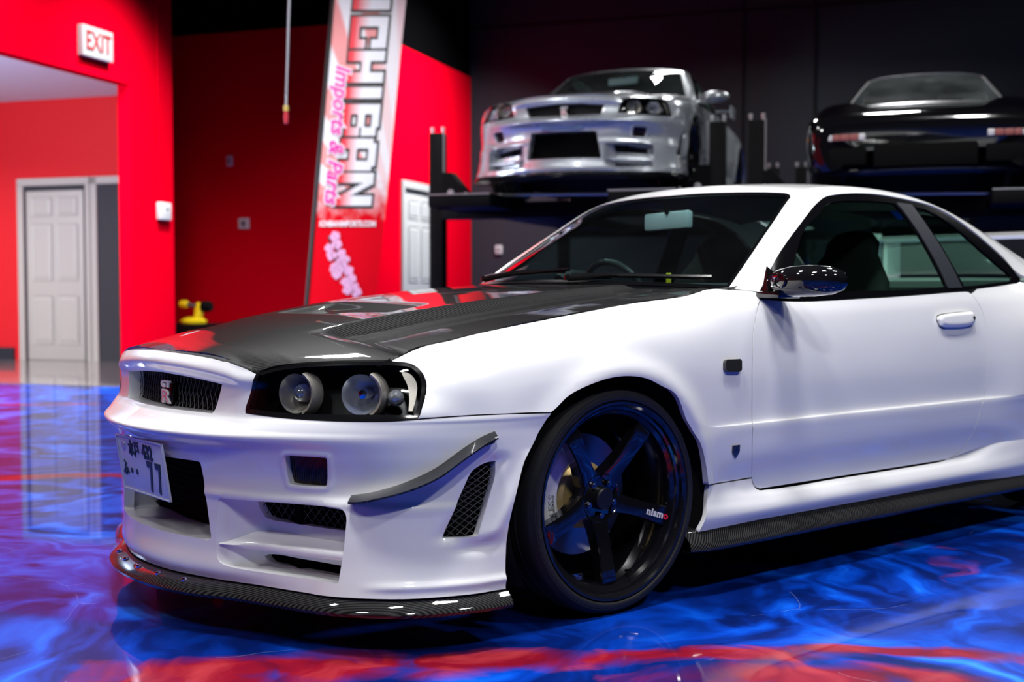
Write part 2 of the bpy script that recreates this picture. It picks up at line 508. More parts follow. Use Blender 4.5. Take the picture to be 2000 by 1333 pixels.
# ------------------------------------------------------------------ body surfaces of the coupe (X forward, front axle at x = 0)
def rows_cr(A, v):
    """A (rows, n) evaluated at row parameter v (n)"""
    n = A.shape[0]; i = np.clip(np.floor(v).astype(int), 0, n - 2); f = v - i
    E_ = np.concatenate([[2 * A[0] - A[1]], A, [2 * A[-1] - A[-2]]]); c = np.arange(A.shape[1])
    p0, p1, p2, p3 = E_[i, c], E_[i + 1, c], E_[i + 2, c], E_[i + 3, c]
    return .5 * (2 * p1 + (p2 - p0) * f + (2 * p0 - 5 * p1 + 4 * p2 - p3) * f ** 2 + (3 * p1 - p0 - 3 * p2 + p3) * f ** 3)

# -- front: offsets from a plan curve, row by row
NOSE = [(0, 1.08), (.15, 1.068), (.3, 1.03), (.4, .99), (.5, .935), (.6, .865), (.7, .775), (.78, .68), (.835, .57), (.868, .47), (.886, .36), (.892, .22)]
_k = np.array([(x, -y) for y, x in NOSE[:0:-1]] + [(x, y) for y, x in NOSE])
_d = cr(_k, np.linspace(0, len(_k) - 1, 1200))
_s = np.concatenate([[0], np.cumsum(np.hypot(*np.diff(_d, axis=0).T))]); _s -= _s[-1] / 2
SMAX = _s[-1]
def nose_xy(s): return np.interp(s, _s, _d[:, 0]), np.interp(s, _s, _d[:, 1])
def nose_s(y): return np.interp(y, _d[:, 1], _s)
def nose_n(s):
    x0, y0 = nose_xy(s - .012); x1, y1 = nose_xy(s + .012)
    tx, ty = x1 - x0, y1 - y0; l = np.hypot(tx, ty)
    return ty / l, -tx / l
BY = [0, .15, .30, .37, .45, .55, .70, .80, .885]
BROWS = [  # z and outward offset at the stations BY
    ([0.75, 0.748, 0.742, 0.735, 0.713, 0.722, 0.736, 0.743, 0.743], [-0.105, -0.099, -0.08, -0.064, -0.047, -0.055, -0.07, -0.075, -0.03]),
    ([0.719, 0.716, 0.707, 0.7, 0.687, 0.695, 0.706, 0.712, 0.712], [-0.086, -0.08, -0.063, -0.05, -0.038, -0.046, -0.056, -0.06, -0.025]),
    ([0.682, 0.6795, 0.672, 0.667, 0.658, 0.656, 0.66, 0.662, 0.662], [-0.11, -0.103, -0.084, -0.068, -0.045, -0.04, -0.04, -0.04, -0.016]),
    ([0.6, 0.6, 0.6, 0.6, 0.6, 0.6, 0.6, 0.6, 0.6], [-0.1, -0.094, -0.076, -0.06, -0.038, -0.026, -0.015, -0.006, 0.001]),
    ([0.58, 0.58, 0.58, 0.58, 0.58, 0.58, 0.58, 0.58, 0.58], [-0.068, -0.064, -0.052, -0.041, -0.025, -0.015, -0.008, -0.002, 0.001]),
    ([0.56, 0.56, 0.56, 0.56, 0.56, 0.56, 0.56, 0.56, 0.56], [-0.026, -0.0247, -0.021, -0.017, -0.011, -0.006, -0.003, 0, 0]),
    ([0.538, 0.538, 0.538, 0.538, 0.538, 0.538, 0.538, 0.538, 0.538], [0, 0.0, 0, 0, 0, 0, 0, 0, 0]),
    ([0.498, 0.498, 0.498, 0.498, 0.498, 0.498, 0.498, 0.498, 0.498], [-0.042, -0.0414, -0.04, -0.037, -0.03, -0.024, -0.012, -0.004, 0]),
    ([0.435, 0.435, 0.435, 0.435, 0.435, 0.435, 0.435, 0.435, 0.435], [-0.058, -0.0574, -0.056, -0.053, -0.048, -0.044, -0.028, -0.01, 0]),
    ([0.378, 0.378, 0.378, 0.378, 0.378, 0.378, 0.378, 0.378, 0.378], [-0.06, -0.0589, -0.056, -0.052, -0.046, -0.042, -0.018, 0, 0]),
    ([0.31, 0.31, 0.31, 0.31, 0.31, 0.31, 0.31, 0.31, 0.31], [-0.06, -0.0589, -0.056, -0.052, -0.048, -0.038, -0.004, 0.005, 0.002]),
    ([0.23, 0.23, 0.23, 0.23, 0.23, 0.23, 0.23, 0.23, 0.23], [-0.055, -0.0547, -0.054, -0.053, -0.05, -0.034, 0.006, 0.015, 0.004]),
    ([0.175, 0.175, 0.175, 0.175, 0.175, 0.175, 0.175, 0.175, 0.175], [-0.045, -0.0458, -0.048, -0.048, -0.048, -0.03, 0.016, 0.028, 0.006]),
    ([0.145, 0.145, 0.145, 0.145, 0.145, 0.145, 0.145, 0.145, 0.145], [-0.055, -0.0558, -0.058, -0.057, -0.053, -0.03, 0.022, 0.036, 0.008])]
_bs = nose_s(np.array(BY))
BZ_ = PC(_bs, [r[0] for r in BROWS]); BO_ = PC(_bs, [r[1] for r in BROWS])
def bumper_fn(u, v):
    a = np.abs(u)
    z = rows_cr(BZ_(a), v); o = rows_cr(BO_(a), v)
    x, y = nose_xy(u); nx, ny = nose_n(u)
    return np.stack([x + nx * o, y + ny * o, z], 1)
S_BUMP = Surf(bumper_fn, -SMAX, SMAX, -.35, 13); S_BUMP.du = .014; S_BUMP.dv = .22
BUMP = S_BUMP

# -- flank: hood edge / belt line down to the door bottom, by station
SX = [.70, .62, .50, .40, .20, 0, -.20, -.40, -.55, -.72, -1.0, -1.3, -1.6, -1.9, -2.2, -2.45, -2.8, -3.2, -3.55]
SR = [
 [(0.665, 0.722), (0.705, 0.741), (0.722, 0.773), (0.728, 0.8), (0.732, 0.838), (0.732, 0.862), (0.73, 0.885), (0.727, 0.903), (0.727, 0.924), (0.765, 0.908), (0.79, 0.888), (0.795, 0.894), (0.793, 0.905), (0.785, 0.918), (0.76, 0.935), (0.725, 0.95), (0.715, 0.965), (0.69, 0.955), (0.6, 0.94)],
 [(0.7, 0.703), (0.742, 0.718), (0.787, 0.752), (0.795, 0.776), (0.79, 0.812), (0.795, 0.838), (0.79, 0.862), (0.785, 0.875), (0.788, 0.883), (0.8, 0.862), (0.815, 0.836), (0.818, 0.84), (0.818, 0.85), (0.812, 0.862), (0.81, 0.872), (0.8, 0.89), (0.79, 0.9), (0.76, 0.89), (0.68, 0.88)],
 [(0.722, 0.682), (0.763, 0.692), (0.826, 0.717), (0.842, 0.736), (0.85, 0.765), (0.853, 0.787), (0.847, 0.8), (0.836, 0.8), (0.828, 0.8), (0.83, 0.78), (0.838, 0.75), (0.84, 0.75), (0.842, 0.755), (0.842, 0.76), (0.857, 0.77), (0.866, 0.79), (0.865, 0.79), (0.83, 0.79), (0.75, 0.78)],
 [(0.74, 0.657), (0.784, 0.657), (0.849, 0.668), (0.868, 0.676), (0.88, 0.695), (0.882, 0.71), (0.875, 0.71), (0.86, 0.69), (0.851, 0.67), (0.852, 0.66), (0.854, 0.64), (0.855, 0.64), (0.856, 0.64), (0.858, 0.645), (0.882, 0.66), (0.893, 0.68), (0.89, 0.68), (0.86, 0.68), (0.78, 0.67)],
 [(0.765, 0.6), (0.811, 0.6), (0.859, 0.6), (0.881, 0.6), (0.888, 0.6), (0.89, 0.6), (0.884, 0.58), (0.8661, 0.53), (0.8576, 0.523), (0.857, 0.523), (0.857, 0.523), (0.858, 0.523), (0.859, 0.523), (0.861, 0.523), (0.894, 0.53), (0.9, 0.55), (0.897, 0.55), (0.87, 0.55), (0.79, 0.55)],
 [(0.75, 0.56), (0.79, 0.56), (0.865, 0.56), (0.882, 0.56), (0.889, 0.55), (0.891, 0.54), (0.885, 0.52), (0.8682, 0.503), (0.8652, 0.503), (0.866, 0.503), (0.866, 0.503), (0.867, 0.503), (0.868, 0.503), (0.87, 0.503), (0.894, 0.503), (0.9, 0.503), (0.897, 0.503), (0.87, 0.503), (0.79, 0.503)],
 [(0.75, 0.5), (0.79, 0.5), (0.865, 0.5), (0.882, 0.5), (0.889, 0.49), (0.891, 0.48), (0.885, 0.47), (0.8679, 0.465), (0.8654, 0.468), (0.866, 0.468), (0.866, 0.468), (0.867, 0.468), (0.868, 0.468), (0.87, 0.468), (0.89, 0.47), (0.9, 0.47), (0.897, 0.47), (0.87, 0.47), (0.79, 0.47)],
 [(0.75, 0.42), (0.79, 0.42), (0.865, 0.42), (0.882, 0.42), (0.889, 0.41), (0.891, 0.4), (0.883, 0.395), (0.8621, 0.395), (0.8616, 0.4), (0.861, 0.4), (0.86, 0.4), (0.861, 0.4), (0.862, 0.4), (0.865, 0.4), (0.88, 0.38), (0.897, 0.38), (0.893, 0.38), (0.865, 0.38), (0.785, 0.38)],
 [(0.75, 0.36), (0.79, 0.36), (0.865, 0.36), (0.882, 0.36), (0.889, 0.35), (0.891, 0.345), (0.882, 0.34), (0.858, 0.335), (0.849, 0.34), (0.845, 0.34), (0.845, 0.34), (0.845, 0.34), (0.846, 0.34), (0.851, 0.34), (0.875, 0.33), (0.893, 0.33), (0.89, 0.33), (0.86, 0.33), (0.78, 0.33)],
 [(0.75, 0.29), (0.79, 0.29), (0.865, 0.29), (0.882, 0.29), (0.889, 0.29), (0.891, 0.29), (0.882, 0.29), (0.859, 0.29), (0.846, 0.288), (0.845, 0.288), (0.845, 0.288), (0.845, 0.288), (0.846, 0.288), (0.849, 0.288), (0.872, 0.28), (0.89, 0.28), (0.887, 0.28), (0.857, 0.28), (0.777, 0.28)],
 [(0.75, 0.2), (0.79, 0.2), (0.865, 0.2), (0.882, 0.2), (0.889, 0.2), (0.891, 0.2), (0.884, 0.2), (0.862, 0.2), (0.85, 0.2), (0.848, 0.2), (0.848, 0.2), (0.848, 0.2), (0.848, 0.2), (0.852, 0.2), (0.872, 0.2), (0.885, 0.2), (0.882, 0.2), (0.852, 0.2), (0.772, 0.2)]]
SY = np.array([[p[0] for p in r] for r in SR]); SZ = np.array([[p[1] for p in r] for r in SR])
WB = -2.665; WR = .325
SYP = PC(SX, SY); SZP = PC(SX, SZ)
def side_fn(u, v):
    y = rows_cr(SYP(u), v); z = rows_cr(SZP(u), v)
    for cx in (0.0, WB):                                   # rolled lips around the wheel arches
        r = np.hypot(u - cx, z - .33)
        y = y + .016 * np.exp(-((r - .365) / .04) ** 2) * (z > .05)
    return np.stack([u, y, z], 1)
SIDE = Surf(side_fn, -3.55, .70, -.5, 10, n=110); SIDE.du = .02; SIDE.dv = .2

# -- sill below the door
LX = [-.30, -.36, -.5, -.62, -.70, -.9, -1.8, -2.05, -2.3]
LR = [[(.866, .352), (.862, .350), (.853, .346), (.846, .342), (.836, .325), (.832, .298), (.835, .300), (.855, .340), (.88, .365)],
      [(.868, .315), (.865, .31), (.858, .305), (.853, .298), (.850, .288), (.850, .280), (.853, .282), (.866, .315), (.882, .335)],
      [(.873, .285), (.872, .28), (.870, .275), (.869, .272), (.869, .269), (.868, .268), (.872, .268), (.876, .282), (.885, .30)],
      [(.880, .255), (.880, .253), (.882, .25), (.883, .247), (.883, .247), (.883, .247), (.885, .247), (.886, .252), (.888, .26)],
      [(.880, .228), (.881, .227), (.884, .226), (.885, .225), (.885, .225), (.885, .225), (.887, .225), (.888, .226), (.889, .228)],
      [(.872, .195), (.872, .196), (.873, .198), (.873, .20), (.873, .20), (.873, .20), (.874, .20), (.876, .19), (.878, .18)]]
LY = np.array([[p[0] for p in r] for r in LR]); LZ = np.array([[p[1] for p in r] for r in LR])
LYP = PC(LX, LY); LZP = PC(LX, LZ)
def sill_fn(u, v):
    return np.stack([u, rows_cr(LYP(u), v), rows_cr(LZP(u), v)], 1)
SILL = Surf(sill_fn, -2.3, -.30, -.3, 5); SILL.du = .03; SILL.dv = .2

# -- bonnet
_hzt = ([-.60, -.35, -.1, .2, .45, .5, .65, .8, .9, .98], [.950, .938, .918, .884, .850, .843, .817, .787, .768, .750])
_hh = ([-.6, -.2, .3, .50, .58, .64, .70, .98], [.012, .022, .034, .038, .034, .010, 0, 0])
_hp = ([-.6, -.1, .44, .65, .81, .92, .98], [2.2, 2.2, 2.4, 2.6, 3.0, 3.9, 4.2])
_e1 = bumper_fn(np.linspace(nose_s(.47), nose_s(.80), 30), np.zeros(30)); _e2 = side_fn(np.linspace(.60, -.60, 40), np.zeros(40))
_he = np.concatenate([_e1[_e1[:, 0] > .66], _e2]); _he = _he[np.argsort(_he[:, 0])]
_hA = (pchip(*_hzt, _he[:, 0]) - pchip(*_hh, _he[:, 0]) - _he[:, 2]) / _he[:, 1] ** pchip(*_hp, _he[:, 0])
HAX = np.concatenate([_he[:, 0], [.96, .99]]); HAY = np.concatenate([_hA, [1.55, 1.7]])
def hood_z(x, y):
    a = np.abs(y)
    w = pchip([-.6, .1, .45, .66, .75], [.44, .42, .37, .33, .28], x)
    h = pchip(*_hh, x)
    b = h * (1 - sstep(w - .028, w + .028, a))
    b2 = -.018 * (1 - sstep(.24, .29, a)) * sstep(.47, .44, x) * sstep(.20, .34, x)
    b3 = -.005 * np.exp(-((a - w - .10) / .04) ** 2) * sstep(.7, .5, x)
    return pchip(*_hzt, x) - h - np.interp(x, HAX, HAY) * a ** pchip(*_hp, x) + b + b2 + b3
def hood_fn(u, v): return np.stack([u, v, hood_z(u, v)], 1)
HOOD = Surf(hood_fn, -.62, .97, -.78, .78); HOOD.du = .012; HOOD.dv = .012

# -- cabin: columns from the cowl over the roof to the tail, rows from the centre line out to the window line
GC = [
 [(-.40, 0, .945), (-.45, .35, .94), (-.671, .68, .926), (-.70, .727, .922), (-.74, .757, .917)],
 [(-.66, 0, 1.075), (-.70, .33, 1.066), (-.842, .632, 1.040), (-.865, .682, 1.040), (-.895, .71, 1.042)],
 [(-.92, 0, 1.203), (-.95, .31, 1.192), (-1.02, .58, 1.160), (-1.045, .632, 1.155), (-1.075, .657, 1.150)],
 [(-1.13, 0, 1.298), (-1.14, .29, 1.288), (-1.183, .53, 1.264), (-1.21, .584, 1.250), (-1.24, .607, 1.236)],
 [(-1.25, 0, 1.330), (-1.26, .29, 1.320), (-1.30, .51, 1.298), (-1.33, .563, 1.285), (-1.36, .585, 1.270)],
 [(-1.55, 0, 1.348), (-1.55, .285, 1.339), (-1.56, .50, 1.317), (-1.58, .552, 1.304), (-1.60, .573, 1.287)],
 [(-1.85, 0, 1.342), (-1.85, .28, 1.333), (-1.84, .49, 1.310), (-1.84, .546, 1.297), (-1.84, .572, 1.277)],
 [(-2.08, 0, 1.313), (-2.08, .28, 1.304), (-2.08, .48, 1.283), (-2.06, .548, 1.268), (-2.05, .58, 1.250)],
 [(-2.32, 0, 1.262), (-2.31, .275, 1.254), (-2.30, .48, 1.234), (-2.27, .56, 1.212), (-2.24, .602, 1.180)],
 [(-2.58, 0, 1.175), (-2.57, .29, 1.168), (-2.54, .51, 1.148), (-2.49, .60, 1.113), (-2.43, .645, 1.065)],
 [(-2.86, 0, 1.065), (-2.85, .31, 1.058), (-2.80, .57, 1.035), (-2.68, .66, 1.00), (-2.505, .69, .985)],
 [(-3.02, 0, .995), (-3.02, .34, .99), (-2.98, .62, .975), (-2.85, .69, .965), (-2.70, .715, .955)]]
GC = np.array(GC)
def cab_fn(u, v):
    """u: column 0..11, v: signed row -4..4"""
    a = np.abs(v); s = np.where(v < 0, -1.0, 1.0)
    full = np.concatenate([GC[:, :0:-1] * [1, -1, 1], GC], 1)          # rows -4..4
    A = cr(full, u)                                                     # (n, 9, 3)
    out = np.stack([rows_cr(A[:, :, k].T, v + 4) for k in range(3)], 1)
    return out
CAB = Surf(cab_fn, 0, 11, -4, 4, n=90); CAB.du = .1; CAB.dv = .11
BELT = [(-.74, .765, .916), (-.85, .781, .898), (-1.0, .79, .887), (-1.3, .795, .894), (-1.6, .793, .905), (-1.9, .785, .918), (-2.2, .757, .935), (-2.45, .722, .950), (-2.52, .706, .958)]
_g3 = np.array([c[4] for c in GC]); 
def dlo_fn(u, v):
    """u: 0..1 along x, v: 0 roof edge .. 1 belt"""
    x = -.74 - 1.78 * u
    e = cr(_g3, np.linspace(0, 11, 300))
    o = np.argsort(e[:, 0]); ey = np.interp(x, e[o, 0], e[o, 1]); ez = np.interp(x, e[o, 0], e[o, 2])
    b = np.array(BELT); by = pchip(b[:, 0], b[:, 1], x); bz = pchip(b[:, 0], b[:, 2], x)
    bow = .012 * 4 * v * (1 - v)
    return np.stack([x, ey + (by - ey) * v + bow, ez + (bz - ez) * v], 1)
DLO = Surf(dlo_fn, 0, 1, 0, 1); DLO.du = .02; DLO.dv = .06

def mir(uv): return np.array([(-p[0], p[1]) for p in uv[::-1]])
def mirv(uv): return np.array([(p[0], -p[1]) for p in uv[::-1]])
def sym(half): return joinuv(half, mir(half))

def ribbon_grid(name, S, outline, pitch, mt, parent, off, w=.0012, ang=(35, -35), scale=None, axis='uv'):
    """woven wire mesh inside an outline of S"""
    sc = np.array(scale if scale is not None else (1, 1))
    L = np.asarray(outline) * sc; mb = MB(); lo, hi = L.min(0), L.max(0); c = (lo + hi) / 2; R = np.hypot(*(hi - lo)) / 2
    for a in ang:
        d = np.array([math.cos(math.radians(a)), math.sin(math.radians(a))]); n = np.array([-d[1], d[0]])
        k = -R
        while k < R:
            t = np.linspace(-R, R, max(12, int(2 * R / .006)))
            p = c + n * k + t[:, None] * d
            ok = inside(L, p)
            i = 0
            while i < len(t):
                if ok[i]:
                    j = i
                    while j + 1 < len(t) and ok[j + 1]: j += 1
                    if j > i:
                        q = p[i:j + 1]; m_ = max(2, (j - i) // 4 + 1); idx = np.linspace(0, len(q) - 1, m_).astype(int); q = q[idx]
                        uv = q / sc; P = S.ev(uv[:, 0], uv[:, 1]); N = S.nrm(uv[:, 0], uv[:, 1]); P = P + N * off
                        T = np.gradient(P, axis=0); B = np.cross(N, T); B /= np.linalg.norm(B, axis=1, keepdims=True) + 1e-12
                        mb.sweep([P - B * w, P + N * w * .8, P + B * w, P - N * w * .8, P - B * w])
                    i = j + 1
                else: i += 1
            k += pitch
    return mb.build(name, mt, parent)

def plan_sweep(s0, s1, prof, n=80):
    """profile (outward offset, z) swept along the nose plan curve; offsets may be functions of s"""
    ss = np.linspace(s0, s1, n); x, y = nose_xy(ss); nx, ny = nose_n(ss); rails = []
    for o, z in prof:
        oo = o(ss) if callable(o) else np.full(n, o); zz = z(ss) if callable(z) else np.full(n, z)
        rails.append(np.stack([x + nx * oo, y + ny * oo, zz], 1))
    return rails
def bump_low(ss): return pchip(_bs, BROWS[13][1], np.abs(ss))

# ------------------------------------------------------------------ wheel
def build_wheel(parent, name, loc, side, pm, detail=True):
    """side +1: face towards +Y"""
    M0 = Matrix.Translation(loc) @ (Matrix.Identity(4) if side > 0 else Matrix.Rotation(math.pi, 4, 'Z'))
    # lathe axis Z -> car Y
    A = M0 @ Matrix(((1, 0, 0, 0), (0, 0, 1, 0), (0, -1, 0, 0), (0, 0, 0, 1)))   # x->x, y->-z, z->y
    rim = MB().lathe([(.252, -.235), (.262, -.235), (.255, -.21), (.238, -.17), (.236, -.06), (.246, -.034), (.256, -.026), (.259, -.019), (.266, -.016), (.269, -.006), (.275, .0), (.282, .001), (.285, -.004), (.284, -.012), (.276, -.02)], 96, A).build(name, pm['rim'], parent, sharp=25)
    tread = [(.27, -.25), (.30, -.262), (.315, -.255), (.3235, -.24)]
    for g in (-.21, -.165, -.105, -.06):
        tread += [(.325, g - .006), (.317, g - .004), (.317, g + .004), (.325, g + .006)]
    tread += [(.3235, -.028), (.318, -.012), (.309, -.002), (.308, .0005), (.304, .0005), (.303, .002), (.296, .003), (.290, .003), (.287, .0005), (.286, -.006), (.28, -.012), (.27, -.016)]
    MB().lathe(tread, 128, A).build('tire', pm['rubber'], rim, sharp=40)
    # raised lettering on the sidewall
    if detail:
        mb = MB()
        for txt, ang, rr, h in (('ZR19 (98Y)', 128, .2965, .0052), ('265/30', 156, .2965, .0052), ('30 ZR19', 146, .3055, .006), ('SPORT', 95, .2985, .006), ('PILOT SPORT', 352, .2975, .0085), ('TIRE', 255, .2975, .006)):
            w = len(txt) * h * .8
            for k, chh in enumerate(txt):
                a = math.radians(ang) - (k - len(txt) / 2) * h * .82 / rr * 1.0
                V, F = text_geo(chh, h / .7, depth=.0008, align='CENTER')
                p = A @ Vector((rr * math.cos(a), -rr * math.sin(a), .0033))
                er = (A.to_3x3() @ Vector((math.cos(a), -math.sin(a), 0))); et = (A.to_3x3() @ Vector((math.sin(a), math.cos(a), 0)))
                T = frame(p, -et if False else et, er, er.cross(et) if False else (A.to_3x3() @ Vector((0, 0, 1))))
                if V: mb.add([T @ Vector(v) for v in V], F)
        mb.build('sidewall_lettering', pm['rubber_lit'], rim, smooth=False)
    # five spokes
    for k in range(5):
        a = math.radians(-90 + 72 * k)
        ca, sa = math.cos(a), math.sin(a)
        def P(r, w, h):  # radial, tangential, axial(outwards)
            return A @ Vector((r * ca - w * sa, -(r * sa + w * ca), h))
        st = [(.052, .036, -.072, .04), (.075, .030, -.068, .045), (.10, .0255, -.060, .045), (.15, .0245, -.047, .04), (.20, .0265, -.037, .035), (.232, .029, -.032, .035), (.243, .030, -.036, .03), (.248, .030, -.05, .02)]
        V = []; n = 8
        for r, w, h, th in st:
            for ww, hh in ((-w, -th), (-w, -.006), (-w + .003, -.001), (-w * .5, 0), (w * .5, 0), (w - .003, -.001), (w, -.006), (w, -th)):
                V.append(P(r, ww, h + hh))
        F = []
        for i in range(len(st) - 1):
            for j in range(n): F.append((i * n + j, i * n + (j + 1) % n, (i + 1) * n + (j + 1) % n, (i + 1) * n + j))
        F += [tuple(range(n)), tuple(range((len(st) - 1) * n, len(st) * n))]
        MB().add(V, F).build('spoke', pm['rim'], rim, sharp=30)
    MB().lathe([(.0, -.078), (.062, -.078), (.066, -.072), (.070, -.068), (.073, -.072), (.074, -.11), (.06, -.115)], 48, A).build('hub', pm['rim'], rim, sharp=25)
    MB().lathe([(0, -.050), (.028, -.050), (.032, -.053), (.033, -.06), (.034, -.08)], 40, A).build('centre_cap', pm['cap'], rim, sharp=25)
    for k in range(5):
        a = math.radians(-90 + 72 * k); c = A @ Matrix.Translation((.05 * math.cos(a), -.05 * math.sin(a), -.08))
        MB().lathe([(0, .018), (.005, .018), (.0055, .014), (.009, .014), (.0095, .0), (.012, -.002)], 6 if False else 14, c).build('lug_nut', pm['nut'], rim, sharp=25)
    # brake
    MB().lathe([(.09, -.165), (.178, -.165), (.178, -.19), (.09, -.19)], 64, A).build('brake_disc', pm['disc'], rim, sharp=25)
    MB().lathe([(.03, -.14), (.085, -.14), (.098, -.15), (.10, -.165), (.095, -.17)], 48, A).build('disc_bell', pm['gold'], rim, sharp=25)
    prof = [(.118, -.128), (.135, -.112), (.175, -.108), (.20, -.12), (.205, -.16), (.205, -.22), (.12, -.22), (.118, -.128)]
    cal = MB().lathe(prof, 20, A, math.radians(-52), math.radians(20))
    cal.build('brake_caliper', pm['caliper'], rim, sharp=30)
    MB().lathe([(.115, -.20), (.12, -.145), (.16, -.14), (.19, -.15), (.2, -.21)], 6, A, math.radians(22), math.radians(40)).build('caliper_bracket', pm['gold'], rim, sharp=30)
    if detail:
        mb = MB(); txt = 'ENDLESS'
        for k, chh in enumerate(txt):
            a = math.radians(-11.5 + (k - 3) * 5.6)
            a = -a
            V, F = text_geo(chh, .022 / .7, depth=.002, align='CENTER', bold=.0006)
            p = A @ Vector((.155 * math.cos(a), .155 * -math.sin(a) * -1, -.1085))
            et = A.to_3x3() @ Vector((-math.sin(a), math.cos(a), 0)); er = A.to_3x3() @ Vector((math.cos(a), math.sin(a), 0))
            T = frame(p, -et, er, A.to_3x3() @ Vector((0, 0, 1)))
            mb.add([T @ Vector(v) for v in V], F)
        mb.build('caliper_lettering', pm['letter_grey'], rim, smooth=False)
        # raised script on one spoke
        a = math.radians(-90 + 72 * 4 - 0)
        a = math.radians(198)
        ca, sa = math.cos(a), math.sin(a)
        e1 = A.to_3x3() @ Vector((ca, -sa, 0)); e2 = A.to_3x3() @ Vector((sa, ca, 0)); e3 = A.to_3x3() @ Vector((0, 0, 1))
        # tilt along the spoke
        e1 = (e1 * .05 + e3 * .011).normalized()
        o1 = A @ Vector((.166 * ca, -.166 * sa, -.0425))
        V, F = text_geo('nism', .021 / .7, depth=.002, bold=.0011, spacing=1.08)
        w0 = max(v[0] for v in V); T = frame(o1, e1, e2)
        mesh_obj('spoke_lettering', [T @ Vector((v[0], v[1], v[2])) for v in V], F, pm['letter_white'], rim, smooth=False)
        V, F = text_geo('o', .021 / .7, depth=.002, bold=.0013)
        mesh_obj('spoke_lettering', [T @ Vector((v[0] + w0 + .002, v[1], v[2])) for v in V], F, pm['letter_red'], rim, smooth=False)
        # valve and barrel maker's mark
        MB().tube([A @ Vector((.232 * math.cos(math.radians(110)), .232 * math.sin(math.radians(110)), -.05)), A @ Vector((.225 * math.cos(math.radians(110)), .225 * math.sin(math.radians(110)), -.02))], .004, 8).build('valve', pm['nut'], rim)
    return rim

def uvline(a, b, n=2): return np.array([np.array(a) + (np.array(b) - np.array(a)) * t for t in np.linspace(0, 1, n)])
def arch_uv(S, cx, r, a0, a1, n=24, zc=.33):
    """arc around a wheel in the x-z plane, as uv of the flank"""
    out = []
    for a in np.linspace(math.radians(a0), math.radians(a1), n):
        x = cx + r * math.cos(a); z = zc + r * math.sin(a)
        vv = np.linspace(0, 10, 400); zz = side_fn(np.full(400, x), vv)[:, 2]
        out.append((x, np.interp(-z, -zz, vv)))
    return np.array(out)
def row_at(x, z):
    vv = np.linspace(0, 10, 400); zz = side_fn(np.full(400, x), vv)[:, 2]
    return (x, float(np.interp(-z, -zz, vv)))

